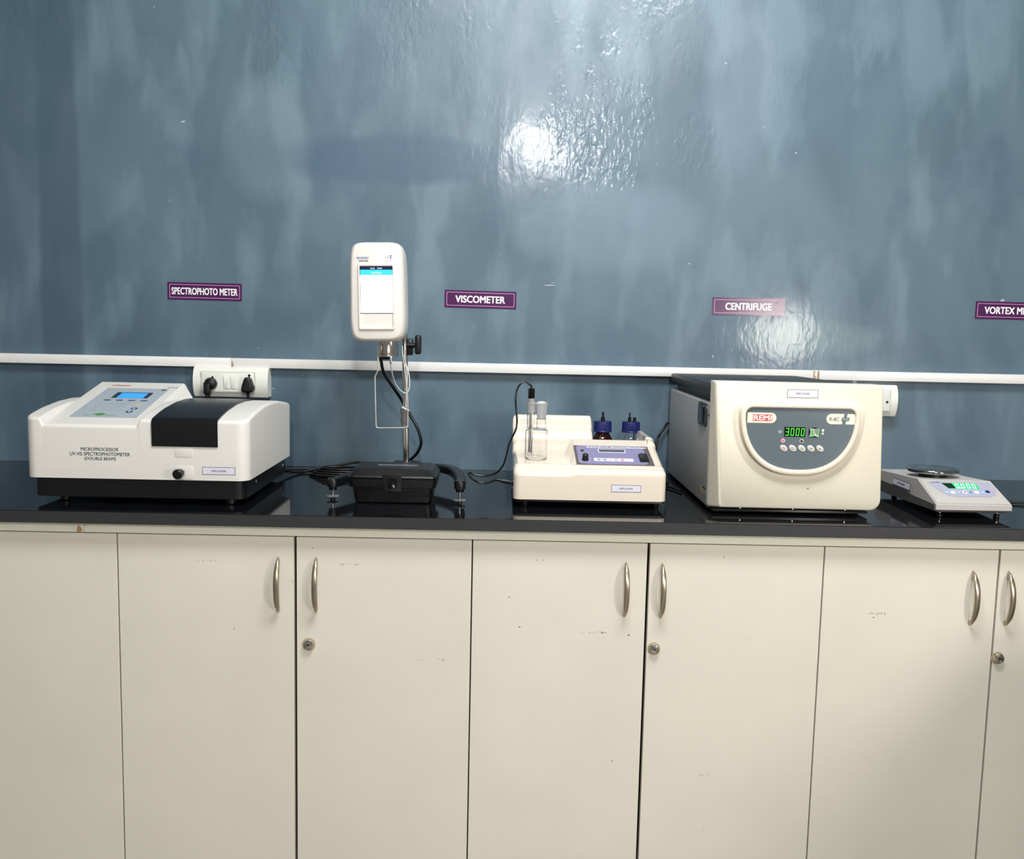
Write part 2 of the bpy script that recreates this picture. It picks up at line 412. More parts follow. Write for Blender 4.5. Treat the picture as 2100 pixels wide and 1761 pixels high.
def asset_sticker(parent, M, x0, y0, x1, y1, s):
    p = finish('asset_sticker', plate(rrect(x0, y0, x1, y1), .0003, M), LABB, parent, smooth=False); p['label'] = 'white printed inventory sticker'
    b = (x1-x0)*.015
    finish('paper', plate(rrect(x0+b, y0+b, x1-b, y1-b), .0002, M, n0=.0003), LABEL, p, smooth=False)
    cx, cy = (x0+x1)/2, (y0+y1)/2; hw = (x1-x0)*.22; hh = (y1-y0)*.13
    text('lettering', s, INKB, p, M, cx-hw, cy-hh, cx+hw, cy+hh, n0=.0005)
    return p

# ================================================================== SETTING
def struct(name, bm, m):
    o = finish(name, bm, m, smooth=False); o['kind'] = 'structure'; return o
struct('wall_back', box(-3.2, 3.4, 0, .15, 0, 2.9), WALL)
struct('floor', box(-3.2, 3.4, -5.2, 0, -.06, 0), mat('grey_floor_tile', '#8c887f', .35, scale=3))
struct('ceiling', box(-3.2, 3.4, -5.2, 0, 2.9, 2.98), mat('white_ceiling_paint', '#d8d8d4', .8))

ch = bmesh.new()
for px, py, w_, h_ in ((1112, 585, .042, .0045), (345, 411, .004, .004), (1128, 580, .018, .002), (526, 713, .010, .0022), (618, 769, .006, .004), (1505, 880, .03, .001), (1830, 700, .006, .003)):
    c = at(px, py, Y=0); plate([(c.x, c.z), (c.x+w_*.35, c.z-h_*.45), (c.x+w_, c.z+h_*.05), (c.x+w_*.6, c.z+h_*.45), (c.x+w_*.2, c.z+h_*.3)], .0012, FRONT(0, 0.0003, 0), .0004, bm=ch)
wb = bpy.data.objects['wall_back']
cc = finish('paint_chips', ch, mat('pale_lifted_paint', '#8f9ba1', .3), wb); cc['kind'] = 'stuff'
# cable trunking along the wall, three lengths butted together
jx = [-3.2, at(475, 741, Y=-.02).x, at(1668, 769, Y=-.02).x, 3.4]
labs = ['left length of white cable trunking running behind the viscometer-side wall, ending at socket board with two plugs',
        'middle length of white cable trunking between the two stained joints, passing behind the upright meter',
        'right length of white cable trunking beyond the brown-stained joint above the centrifuge']
labs[0] = 'left length of white wall trunking, ending above the socket board with two plugs'
for k in range(3):
    g = .0006
    t = finish('cable_trunking', box(jx[k]+g, jx[k+1]-g, -.022, 0, 1.111, 1.1355, .0015), PVC)
    tag(t, labs[k], 'cable trunking', 'white trunking lengths on the wall')
    if k > 0:
        a = jx[k]
        c = finish('stain', plate([(a+.001, 1.1125), (a+.006, 1.112), (a+.0055, 1.121), (a+.003, 1.1225), (a+.004, 1.128 if k == 1 else 1.134), (a+.0012, 1.126 if k == 1 else 1.135)], .0003, FRONT(0, -.0221, 0)), TAPE, t, smooth=False)
        c['label'] = 'brown stain at the joint'
        if k == 2:
            c2 = finish('stain', plate([(a+.009, 1.1125), (a+.0155, 1.112), (a+.015, 1.134), (a+.0105, 1.135), (a+.0095, 1.128)], .0003, FRONT(0, -.0221, 0)), TAPE, t, smooth=False)
            c2['label'] = 'brown stain at the joint'

# ================================================================== WALL SIGNS
def wall_sign(x0, z0, x1, z1, s, tx0, tx1, label, tilt=0.0, worn=False):
    cx, cz = (x0+x1)/2, (z0+z1)/2; W, H = x1-x0, z1-z0
    M = FRONT(cx, -.0008, cz) @ Matrix.Rotation(tilt, 4, 'Z')
    o = finish('wall_sign', plate(rrect(-W/2, -H/2, W/2, H/2), .0006, M), PURP, smooth=False)
    tag(o, label, 'sign', 'purple name stickers on the wall')
    e = H*.115; e2 = e+.0011
    finish('border_line', ring(rrect(-W/2+e, -H/2+e, W/2-e, H/2-e, .0015, 4), rrect(-W/2+e2, -H/2+e2, W/2-e2, H/2-e2, .0012, 4), .0002, M, n0=.0006), PINKL, o, smooth=False)
    text('lettering', s, WHT, o, M, tx0*W-W/2, -H*.205, tx1*W-W/2, H*.205, bold=.032, n0=.0006)
    if worn:
        bm = bmesh.new(); random.seed(3)
        for i in range(150):
            u = W*(.5-abs(random.gauss(0, .15))) - .003; v = random.uniform(-H*.49, H*.49)
            if u < -W*.0: continue
            l = random.uniform(.001, .006); h = random.uniform(.0003, .0012)
            plate([(u, v), (min(u+l, W/2), v+random.uniform(-.0005, .0005)), (min(u+l*.9, W/2), v+h), (u+l*.2, v+h*1.3)], .0002, M, n0=.0008, bm=bm)
        for i in range(14):
            u = random.uniform(-W*.22, W*.1); v = random.uniform(-H*.5, -H*.2); l = random.uniform(.0005, .0015)
            plate([(u, v), (u+l, v), (u+l*1.3, v+l*2.5), (u+l*.2, v+l*2)], .0002, M, n0=.0008, bm=bm)
        c = finish('worn_flakes', bm, mat('pale_flaked_vinyl', '#b79fae', .4), o, smooth=False); c['kind'] = 'stuff'
    return o
wall_sign(-.8795, 1.2848, -.6857, 1.3297, 'SPECTROPHOTO METER', .055, .945, 'purple wall sticker reading SPECTROPHOTO METER above the two-plug socket board', -.004)
wall_sign(-.154, 1.2795, .0345, 1.3250, 'VISCOMETER', .15, .845, 'purple wall sticker reading VISCOMETER right of the upright white meter', -.008)
wall_sign(.552, 1.2761, .7445, 1.3220, 'CENTRIFUGE', .18, .82, 'worn purple wall sticker reading CENTRIFUGE, flaking at its right end', .006, True)
wall_sign(1.2505, 1.2800, 1.444, 1.3262, 'VORTEX MIXER', .125, .875, 'purple wall sticker reading VORTEX MIXER, cut by the right picture edge', -.004)

# ================================================================== SOCKET BOARDS AND PLUGS
def socket_board(xc, zc, W, H, label, switches, holes):
    o = root('socket_board', (xc, 0, zc), label, 'socket')
    # bulged cover: extruded arc profile in yz
    prof = []
    for i in range(13):
        t = -1+2*i/12; prof.append((-.030-.012*(1-t*t), zc+t*H/2))
    P = [(0, zc-H/2)] + prof + [(0, zc+H/2)]
    b = bmesh.new(); A = [b.verts.new((xc-W/2, p[0], p[1])) for p in P]; B = [b.verts.new((xc+W/2, p[0], p[1])) for p in P]
    n = len(P); b.faces.new(A); b.faces.new(B[::-1])
    for i in range(n): b.faces.new((A[i], A[(i+1) % n], B[(i+1) % n], B[i]))
    bmesh.ops.bevel(b, geom=[e for e in b.edges if abs(e.verts[0].co.x-e.verts[1].co.x) < 1e-6 and len(e.link_faces) == 2 and (abs(e.verts[0].co.x-xc) > W/2-1e-4)], offset=.0015, segments=2, affect='EDGES')
    finish('cover', b, PVCW, o)
    M = FRONT(xc, -.0415, zc)
    finish('face_plate', plate(rrect(-W*.38, -H*.32, W*.32, H*.32, .002), .0015, M, .0008), PVCW, o)
    finish('groove', ring(rrect(-W*.395, -H*.345, W*.335, H*.345, .002), rrect(-W*.385, -H*.33, W*.325, H*.33, .002), .0006, M), mat('grey_groove', '#b9b9b0', .5), o)
    for sx in switches:
        finish('switch', plate(rrect(xc*0+sx-.0075, -.0165, sx+.0075, .0165, .001), .0035, M @ Matrix.Rotation(.05, 4, 'X'), .001, n0=.0012), PVCW, o)
    for hx, hz in holes:
        finish('socket_hole', plate(ell(hx, hz, .0035, .0035, 14), .0003, M, n0=.0015), BLK, o)
    return o
bl, br = at(397, 780, Y=-.035), at(550, 786, Y=-.035)
bx = (bl.x+br.x)/2
hp = [at(435.5, 774, Y=-.043), at(511, 770, Y=-.043)]
socket_board(bx, 1.0735, br.x-bl.x, .078, 'white switch and socket board with two black plugs under the left trunking', (-.0085, .0095), [(h.x-bx, h.z-1.0735) for h in hp])
rr_ = at(1838, 820, Y=-.03).x
socket_board(rr_-.059, 1.0600, .118, .082, 'white socket board partly hidden behind the right side of the centrifuge', (-.03,), ((.030, -.003), (.012, .015)))
# left plug: round body
def plug_round(x, z):
    o = root('power_plug', (x, -.043, z), 'round black power plug in the left socket, cord hanging straight down', 'plug', 'plugs in the left socket board')
    M = axis((x, -.043, z), (0, -1, 0))
    finish('body', lathe([(.0150, 0), (.0160, .003), (.0160, .010), (.0140, .016), (.0085, .019), (0, .020)], 32, M), BLK, o)
    for s in (-1, 1): finish('grip_lug', box(x+s*.0150-.002, x+s*.0150+.002, -.058, -.048, z-.0025, z+.0025, .0006, 1), BLK, o)
    finish('cord_boot', box(x-.0150, x+.0015, -.066, -.046, z-.0270, z+.001, .004, 3), BLK, o)
    finish('cord', tube([(x-.006, -.056, z-.022), (x-.006, -.056, z-.036), (x-.007, -.05, z-.07), (x-.004, -.03, z-.15), (x+.01, -.03, z-.211)], .0058), BLK, o)
p1 = at(432, 788, Y=-.05); plug_round(p1.x, p1.z+.002)
def plug_pear(x, z):
    o = root('power_plug', (x, -.043, z), 'pear-shaped black power plug in the right socket of the two-plug board', 'plug', 'plugs in the left socket board')
    pts = [(-.0135, -.010), (-.0125, -.015), (-.005, -.0175), (.005, -.0175), (.0115, -.0155), (.0135, -.010), (.0115, 0), (.0085, .010), (.005, .0155), (0, .0175), (-.005, .0165), (-.008, .011), (-.0115, 0)]
    finish('body', plate([(a*1.14, b_*1.14) for a, b_ in pts], .024, FRONT(x, -.043, z), .005, seg=4), BLK, o)
    finish('socket_shoulder', lathe([(.010, 0), (.010, .012), (.008, .014)], 24, axis((x+.006, -.043, z-.008), (0, -1, 0))), BLK, o)
    finish('cord_boot', lathe([(.0055, 0), (.004, .018)], 16, axis((x, -.054, z-.014), (0, 0, -1))), BLK, o)
    finish('cord', tube([(x, -.054, z-.028), (x, -.052, z-.06), (x+.004, -.035, z-.14), (x+.015, -.03, z-.209)], .0036), BLK, o)
p2 = at(508, 789, Y=-.055); plug_pear(p2.x, p2.z)

# ================================================================== WORKTOP AND CABINETS
wt = finish('worktop', box(-1.505, 1.44, -.65, 0, .825, .85, .0012, 1), [GRAN, mat('sawn_granite_edge', '#303032', .45, var=.25, scale=400)], smooth=False)
for p in wt.data.polygons:
    if p.normal.y < -.9: p.material_index = 1
tag(wt, 'long polished black granite worktop carrying all the instruments', 'worktop')
GX = [-.7724+.36*i for i in range(-2, 8)]   # door boundaries
sx = at(173, 1080, Y=-.63).x
for a, b_, lab in ((-1.495, sx, 'short cream board under the worktop edge left of the stained seam'), (sx, 1.42, 'long cream board under the worktop edge right of the stained seam')):
    t = finish('edge_board', box(a+.0004, b_-.0004, -.632, -.60, .8035, .825, .001, 1), RAIL, smooth=False); tag(t, lab, 'board', 'cream boards under the worktop')
    if a == sx:
        s1 = finish('stain', plate([(-.85+.0, .8045), (-.842, .804), (-.838, .809), (-.842, .8145), (-.846, .819), (-.849, .812)], .0003, FRONT(0, -.6321, 0)), TAPE, t, smooth=False)

def handle_mesh():
    # bow handle; local: z up, -y outward, centre at origin
    b = bmesh.new(); rings = []; n = 40; L = .0585; D = .029
    for i in range(n+1):
        t = -1+2*i/n; z = L*t; yo = (D-.006)*(1-abs(t)**2.3)+.006*(1-smooth01((abs(t)-.9)/.1))+.0008
        k = smooth01((abs(t)-.74)/.05)
        thick = .0075
        yi = max(0, yo-thick)*(1-k)
        wd = .0053*(1-abs(t)**5)+.0005
        ym = (yo+yi)/2; hy = max(.0004, (yo-yi)/2)
        R = []
        for a in range(12):
            an = 2*math.pi*a/12
            ca, sa = math.cos(an), math.sin(an)
            R.append(b.verts.new((wd*math.copysign(abs(ca)**.75, ca), -(ym+hy*math.copysign(abs(sa)**.75, sa)), z)))
        rings.append(R)
    for A, B in zip(rings, rings[1:]):
        for a in range(12): b.faces.new((A[a], A[(a+1) % 12], B[(a+1) % 12], B[a]))
    b.faces.new(rings[0]); b.faces.new(rings[-1])
    return b
def cabinet(i0, label, doors):
    """i0 = index of left boundary in GX; doors = list of (handle_x, lock_x, zh, zl) for left and right"""
    xa, xb = GX[i0], GX[i0+2]
    o = root('base_cabinet', ((xa+xb)/2, -.32, 0), label, 'cabinet', 'white two-door base cabinets')
    bm = box(xa+.0005, xa+.018, -.605, -.01, .07, .8035)
    for a in ((xb-.018, xb-.0005, -.605, -.01, .07, .8035), (xa+.018, xb-.018, -.605, -.01, .07, .118), (xa+.018, xb-.018, -.605, -.01, .785, .8035), (xa+.018, xb-.018, -.022, -.01, .118, .785)):
        bm = box(*a, bm=bm)
    finish('carcass', bm, DOOREDGE, o, smooth=False)
    finish('plinth', box(xa+.0005, xb-.0005, -.56, -.545, 0, .07), mat('dark_plinth', '#2a2724', .6), o, smooth=False)
    for k in (0, 1):
        l, r_ = (xa, xa+.36) if k == 0 else (xa+.36, xb)
        gl = .0013 if k == 0 else .0028; gr = .0028 if k == 0 else .0013
        hx, zh, lx, zl, marks = doors[k]
        if lx is None and i0 >= 5: gr = .0013
        if i0 >= 7: gl = .0013
        d = finish('door', box(l+gl, r_-gr, -.625, -.607, .070, .8005, .0008, 1), DOOR, o, smooth=False)
        if marks:
            bm = bmesh.new()
            for (px, py, wpx, n) in marks:
                for q in range(n):
                    c = at(px+random.uniform(-wpx, wpx), py+random.uniform(-2, 2), Y=-.6252)
                    s = random.uniform(.0008, .0030); h = random.uniform(.0005, .0012)
                    plate([(c.x, c.z), (c.x+s, c.z+random.uniform(-h, h)), (c.x+s*.8, c.z+h), (c.x+s*.2, c.z+h*1.2)], .0001, FRONT(0, -.6251, 0), bm=bm)
            sm = finish('scuffs', bm, DIRT, d, smooth=False); sm['kind'] = 'stuff'; sm['label'] = 'small dark scuff marks'
        if hx is not None:
            finish('handle', handle_mesh(), NICKEL, d, 50, M=Matrix.Translation((hx, -.6245, zh)))
        if lx is not None:
            M = axis((lx, -.6245, zl), (0, -1, 0))
            lk = finish('lock', lathe([(.0112, 0), (.0112, .006), (.0100, .0085), (.0082, .009), (.0080, .0065), (.0070, .0065), (.0070, .0082), (.0055, .0088), (0, .0088)], 32, M), STEEL, d)
            finish('keyhole', plate(ell(0, 0, .0042, .0013, 12), .0003, FRONT(lx, -.6334, zl)), BLK, lk, smooth=False)
            st = finish('rust_ring', ring(ell(0, -.001, .0135, .0138, 24), ell(0, 0, .0113, .0113, 24), .0001, FRONT(lx, -.6251, zl)), mat('rusty_stain', '#b8a382', .6), d, smooth=False)
# boundaries seen: 238 608 968 1327 1690 2052 -> GX[2..7]
HX = dict(d2=-.4225, d3=-.3430)
cabs = [
 (0, 'cream base cabinet at the left picture edge, only its plain right door showing', [(None, 0, None, 0, None), (None, 0, None, 0, None)]),
 (2, 'cream two-door base cabinet under the box and upright meter, lock on its right door', [(-.446, .701, None, 0, [(595, 1190, 4, 4), (425, 1150, 25, 10)]), (-.369, .7015, -.3847, .5771, [(715, 1157, 20, 14), (880, 1353, 30, 10), (640, 1123, 3, 2)])]),
 (4, 'cream two-door base cabinet below the titrator and flask, locked right door', [(.262, .7035, None, 0, [(1215, 1297, 26, 20), (1290, 1303, 3, 6), (1065, 1286, 5, 6), (1105, 1150, 10, 6), (1255, 1560, 3, 4), (1040, 1225, 4, 3)]), (.3365, .7025, .3257, .5807, [(1440, 1590, 12, 8), (1540, 1310, 3, 2), (1430, 1703, 12, 3)])]),
 (6, 'cream two-door base cabinet below the balance at the right picture edge', [(.9755, .699, None, 0, [(1797, 1258, 18, 22), (1800, 1265, 12, 8)]), (1.0485, .6995, 1.04, .5738, None)]),
]
for i0, lab, ds in cabs: cabinet(i0, lab, ds)

# ================================================================== SPECTROPHOTOMETER
def spectro():
    o = root('spectrophotometer', (-.75, -.37, .85), 'wide white spectrophotometer with blue display and black sample lid at left end', 'laboratory instrument')
    arc_pts = [(-.576, 1.0275), (-.54, 1.0355), (-.5, 1.0425), (-.43, 1.050), (-.363, 1.052), (-.295, 1.049), (-.21, 1.039), (-.166, 1.031)]
    def arc(y):
        for (a, za), (b, zb) in zip(arc_pts, arc_pts[1:]):
            if y <= b or b == -.166:
                t = max(0, min(1, (y-a)/(b-a))); return za+(zb-za)*t
    WX0, WX1 = -.940, -.747
    def h(x, y):
        wz = 1.0145+(y+.575)*(.067/.29)
        if y > -.275: wz = 1.0145+.3*(.067/.29)-(y+.275)*2.2
        A = arc(y)
        if WX0 <= x <= WX1: return wz if y < -.275 else max(wz, A)
        d = (WX0-x) if x < WX0 else (x-WX1)
        k = 5.0 if x < WX0 else 1.8+max(0, (-.3-y))*2
        side = wz-d*k
        if wz < A: return wz+(A-wz)*smooth01(d/.006)
        return max(side, A)
    ex = [WX0-.045+.003*i for i in range(17)]+[WX1-.002+.003*i for i in range(18)]
    ey = [-.30+.004*i for i in range(16)]
    finish('casing', hfield(-.9785, -.520, -.575, -.166, .904, h, .024, .007, 44, 44, ex, ey), SPW, o, 60)
    finish('base', box(-.967, -.529, -.566, -.180, .864, .9045, .022, 5, edges=2), SPB, o)
    for fx, fy in ((-.917, -.53), (-.5644, -.5435), (-.917, -.22), (-.565, -.22)):
        finish('foot', lathe([(.008, 0), (.010, .002), (.010, .0145)], 20, axis((fx, fy, .85), (0, 0, 1))), BLK, o)
    for sy, sz in ((-.475, .888), (-.225, .886)):
        finish('side_screw', lathe([(.0035, 0), (.003, .0015), (0, .002)], 14, axis((-.529, sy, sz), (1, 0, 0))), CHROME, o)
    # sample compartment lid
    L0, L1 = -.716, -.581
    top = [(y, arc(y)+.0028) for y in (-.572, -.556, -.54, -.52, -.5, -.465, -.43, -.395, -.363, -.33, -.3)]
    prof = [(-.5775, .974), (-.5785, 1.018), (-.5775, 1.0265)] + top + [(-.285, arc(-.285)-.02), (-.545, 1.0), (-.545, .974)]
    b = bmesh.new(); A = [b.verts.new((L0, p[0], p[1])) for p in prof]; B = [b.verts.new((L1, p[0], p[1])) for p in prof]; n = len(prof)
    b.faces.new(A); b.faces.new(B[::-1])
    for i in range(n): b.faces.new((A[i], A[(i+1) % n], B[(i+1) % n], B[i]))
    finish('sample_lid', b, mat('satin_black_lid', '#0d0e10', .3), o, 30)
    # finger recess and knob pads on the front
    M = FRONT(0, -.575, 0)
    finish('finger_recess', plate(rrect(-.670, .9515, -.633, .9735, .005), .0006, M, .0004), SPW, o)
    finish('knob_pad', plate(rrect(-.670, .906, -.632, .9335, .005), .0009, M, .0004), SPW, o)
    k = finish('pull_knob', lathe([(.0035, 0), (.0035, .018), (.0045, .0185)], 20, axis((-.6535, -.5755, .9215), (-.12, -1, -.05))), BLK, o)
    finish('grip', lathe([(.0045, .010), (.0085, .012), (.010, .02), (.0102, .027), (.0085, .0295), (0, .030)], 28, axis((-.6535, -.5755, .9215), (-.12, -1, -.05))), BLK, k)
    asset_sticker(o, M, -.614, .9165, -.546, .9325, 'SNPL/UV/006')
    text('lettering', 'MICROPROCESSOR', INK, o, M, -.8625, .9615, -.785, .9685, .012)
    text('lettering', 'UV-VIS SPECTROPHOTOMETER', INK, o, M, -.885, .9515, -.7618, .9588, .012)
    text('lettering', '(DOUBLE BEAM)', INK, o, M, -.8555, .9405, -.791, .9488, .012)
    # control panel
    P = frame((-.94, -.5697, 1.0162), (1, 0, 0), (0, .29, .067))
    kp = finish('keypad', plate(rrect(.0335, .0450, .1735, .2520, .001), .0006, P), MEMB, o, smooth=False)
    d = finish('display', plate(rrect(.0687, .1775, .1493, .2187), .0004, P, n0=.0006), LCDK, kp, smooth=False)
    finish('lit_screen', plate(rrect(.0805, .1775, .1396, .2135), .0003, P, n0=.001), LCDB, d, smooth=False)
    for cx in (.0675, .0945, .1215, .1485):
        finish('function_key', plate(ell(cx, .160, .0085, .0042, 20), .0004, P, n0=.0006), mat('slate_key', '#4c5a66', .4), kp, smooth=False)
    KO = mat('pale_key_outline', '#8a949b', .4)
    for j, cy in enumerate((.134, .112, .090)):
        for i in range(4):
            cx = .066+.0175*i
            finish('number_key', ring(rrect(cx-.006, cy-.0055, cx+.006, cy+.0055, .001), rrect(cx-.0053, cy-.0048, cx+.0053, cy+.0048, .0008), .0003, P, n0=.0006), KO, kp, smooth=False)
            text('lettering', '789456123000'[j*4+i] if j*4+i < 12 else '0', KO, kp, P, cx-.0015, cy-.0028, cx+.0015, cy+.0028, n0=.0006) if False else None
    finish('start_key', plate(ell(.1465, .1305, .0088, .0075, 24), .0004, P, n0=.0006), ORANGE, kp, smooth=False)
    for cx, cy in ((.1475, .1040), (.145, .0820)):
        a = finish('arrow_key', plate(ell(cx, cy, .0075, .0068, 20), .0004, P, n0=.0006), mat('navy_key', '#2c4560', .4), kp, smooth=False)
        s = 1 if cy > .09 else -1
        finish('arrow', plate([(cx-.0035, cy-.002*s), (cx+.0035, cy-.002*s), (cx, cy+.003*s)][::s], .0003, P, n0=.001), WHT, a, smooth=False)
    for cx in (.068, .114):
        a = finish('side_key', plate(ell(cx, .0605, .012, .0065, 24), .0004, P, n0=.0006), GRNB, kp, smooth=False)
        finish('key_face', plate(ell(cx+(-.0005 if cx < .09 else .0005), .0605, .0108, .0055, 24), .0002, P, n0=.001), MEMB, a, smooth=False)
    finish('enter_key', plate(ell(.0915, .061, .011, .0085, 6), .0007, P, n0=.0006), GRNB, kp, smooth=False)
    text('lettering', 'SYSTRONICS', INKR, o, P, .034, .2700, .076, .2760, .015, .3, n0=.0003)
    text('lettering', '2202', INKG, o, P, .165, .2625, .190, .2665, n0=.0003)
    finish('indicator_window', plate(ell(.1645, .242, .006, .0045, 18), .0004, P, n0=.0006), mat('olive_window', '#4a4a38', .3), o, smooth=False)
spectro()

# ================================================================== VISCOMETER (leaning a hair to the left)
def viscometer():
    o = root('viscometer', (-.2265, -.24, .85), 'tall white viscometer head with bright white screen on a steel pole', 'laboratory instrument')
    T = Matrix.Translation((-.2265, -.24, .9)) @ Matrix.Rotation(-.022, 4, 'Y') @ Matrix.Translation((.2265, .24, -.9))
    # legs: hub and two curved arms with levelling feet
    finish('hub', box(-.262, -.190, -.275, -.205, .872, .902, .008, 3), SPB, o)
    def arm(pts, wd, ht):
        bm = bmesh.new(); rings = []; n = len(pts)
        for i, p in enumerate(pts):
            p = V3(p); a = V3(pts[max(0, i-1)]); c = V3(pts[min(n-1, i+1)]); t = (c-a); t.z = 0; t.normalize(); s = V3((-t.y, t.x, 0)); f = i/(n-1)
            w_ = wd*(1-.25*f)
            rings.append([bm.verts.new(p+s*w_*q+V3((0, 0, z))) for q, z in ((-1, -ht*.8), (-1, ht*.6), (-.7, ht), (.7, ht), (1, ht*.6), (1, -ht*.8))])
        for A, B in zip(rings, rings[1:]):
            for k in range(6): bm.faces.new((A[k], A[(k+1) % 6], B[(k+1) % 6], B[k]))
        bm.faces.new(rings[0]); bm.faces.new(rings[-1]); return bm
    def bez(a, b, c, d, n=18):
        a, b, c, d = map(V3, (a, b, c, d)); return [(a*(1-t)**3+b*3*t*(1-t)**2+c*3*t*t*(1-t)+d*t**3) for t in [i/n for i in range(n+1)]]
    for nm, P, tip in (('leg', bez((-.20, -.245, .886), (-.13, -.23, .893), (-.088, -.30, .893), (-.0855, -.470, .888)), (-.0855, -.487)),
                       ('leg', bez((-.25, -.25, .886), (-.29, -.27, .889), (-.335, -.36, .889), (-.3625, -.452, .884)), (-.364, -.4665))):
        l = finish(nm, arm(P, .0145, .010), SPB, o, 40)
        M = axis((tip[0], tip[1], 0), (0, 0, 1)); zo = .004 if tip[0] > -.2 else 0
        finish('leg_end', lathe([(.0085, .871+zo), (.009, .877+zo), (.0118, .878+zo), (.0125, .893+zo), (.011, .8965+zo), (0, .8975+zo)], 28, M), SPB, l)
        ft = finish('levelling_foot', lathe([(.0022, .856), (.0022, .873+zo)], 12, M), STEEL, l)
        pr = [(.004, .850), (.0055, .853), (.0030, .855)]
        finish('foot_pad', lathe([(.0, .850), (.0055, .850), (.0045, .8545), (.0, .8545)], 20, M), BLK, ft)
        bm = bmesh.new(); n = 40
        poly = [((.0135 if i % 2 else .0122)*math.cos(2*math.pi*i/n), (.0135 if i % 2 else .0122)*math.sin(2*math.pi*i/n)) for i in range(n)]
        finish('thumb_wheel', plate(poly, .0022, Matrix.Translation((tip[0], tip[1], .8565))), mat('grey_plastic_wheel', '#6e7072', .35), ft, smooth=False)
    finish('pole', lathe([(.0068, 0), (.0068, .36), (.006, .362), (0, .362)], 28, T @ axis((-.2265, -.24, .895), (0, 0, 1))), STEEL, o)
    # head
    x0, x1, z0, z1 = -.3395, -.2130, 1.1925, 1.4185
    cx = (x0+x1)/2
    def outline(s, yoff=0):
        # bowed rounded rectangle
        pts = []; W, H = (x1-x0)/2*s[0], (z1-z0)/2*s[1]; cz = (z0+z1)/2
        for k in range(64):
            a = 2*math.pi*(k+.5)/64; ca, sa = math.cos(a), math.sin(a)
            e = 2/7.5
            u = math.copysign(abs(ca)**e, ca); v = math.copysign(abs(sa)**e, sa)
            wf = 1-.035*smooth01((v+.1)/1.1)-.015*smooth01((-v-.55)/.45)
            hf = 1-.028*(u*u)*(1 if v > 0 else .9)
            pts.append((cx+W*u*wf, cz+H*v*hf))
        return pts
    secs = [(-.245, (.86, .90)), (-.248, (.92, .95)), (-.262, (.97, .98)), (-.30, (1.0, 1.0)), (-.337, (1.0, 1.0)), (-.349, (.985, .99)), (-.358, (.94, .965)), (-.3625, (.875, .935)), (-.3632, (.85, .92))]
    b = bmesh.new(); R = [[b.verts.new((p[0], y, p[1])) for p in outline(s)] for y, s in secs]
    for A, B in zip(R, R[1:]):
        for k in range(64): b.faces.new((A[k], A[(k+1) % 64], B[(k+1) % 64], B[k]))
    b.faces.new(R[0]); b.faces.new(R[-1])
    HM = T
    hd = finish('head', b, mat('white_meter_housing', '#ddd8d0', .3, var=.01), o, 50, M=HM)
    M = HM @ FRONT(cx, -.3632, 1.3)
    # raised screen bezel
    outer = rrect(-.0395, -.0775, .0405, .0675, .004); inner = rrect(-.0365, -.0730, .0375, .0640, .003)
    finish('screen_frame', ring(outer, inner, .0042, M), mat('white_meter_bezel', '#e0dad2', .3, var=.01), hd, 50)
    finish('screen_well', plate(rrect(-.0365, -.0730, .0375, .0640, .003), .0006, M), MATS['white_meter_bezel'], hd, smooth=False)
    s = finish('screen', plate(rrect(-.0365, -.0425, .0375, .0625), .0006, M, n0=.0006), BLKG, hd, smooth=False)
    finish('lit_area', plate(rrect(-.0355, -.0410, .0365, .0430), .0003, M, n0=.0012), SCRW, s, smooth=False)
    finish('title_bar', plate(rrect(-.0355, .0433, .0365, .0550), .0003, M, n0=.0012), SCRB, s, smooth=False)
    finish('status_bar', plate(rrect(-.0355, .0552, .0365, .0615), .0003, M, n0=.0012), SCRK, s, smooth=False)
    LT = mat('lit_white_lettering', '#ffffff', .3, emit='#c8e4f0', estr=1.0)
    text('lettering', 'Auto Zero', LT, s, M, -.0105, .0465, .0115, .0505, n0=.0016)
    text('lettering', '15:40', LT, s, M, -.0125, .0568, -.003, .0593, n0=.0016)
    text('lettering', '07/03', LT, s, M, .0030, .0568, .0135, .0593, n0=.0016)
    text('lettering', 'BROOKFIELD', INKBL, hd, M, -.0425, .0785, -.0160, .0835, .02)
    text('lettering', 'AMETEK', INKB, hd, M, -.0385, .0725, -.0165, .0762, .025)
    text('lettering', 'DV2', INKBL, hd, M, .0215, .0795, .0305, .0845)
    text('lettering', 'T', INKBL, hd, M, .0290, .0775, .0375, .0865, .01)
    text('lettering', 'VISCOMETER', INKG, hd, M, .0215, .0735, .0375, .0752)
    text('lettering', '- 0 +', INKB, hd, M, -.006, -.0758, .007, -.0742, n0=.0022)
    # spindle housing, collar, guard, knob
    sp = finish('spindle_housing', lathe([(.0225, 0), (.0225, .004), (.0218, .005), (.0218, .036)], 40, T @ axis((-.2575, -.305, 1.159), (0, 0, 1))), STEEL, o, 40)
    finish('spindle_nut', lathe([(.0015, -.016), (.003, -.014), (.003, -.009), (.0022, -.008), (.0022, 0)], 16, T @ axis((-.2530, -.305, 1.159), (0, 0, 1))), CHROME, sp)
    finish('rear_clamp', box(-.278, -.256, -.285, -.262, 1.151, 1.1595, .002, 2), BLK, o, M=T)
    gy = -.325
    G = lambda x, y: (lambda q: (q.x, q.y, q.z))(at(640+x/2.888, 470+y/2.888, Y=gy))
    gp = [G(390, 690), G(390, 760), G(390, 832), G(384, 848), G(376, 866), G(373, 882), G(375, 1000), G(379, 1150), G(381, 1168), G(392, 1176), G(470, 1176), G(552, 1175), G(564, 1170), G(567, 1158), G(566, 1000), G(555, 880), G(545, 800), G(536, 740), G(534, 690)]
    finish('spindle_guard', tube(gp, .0016, 10), mat('satin_steel_wire', '#d8d4cc', .32, .8), o, 60)
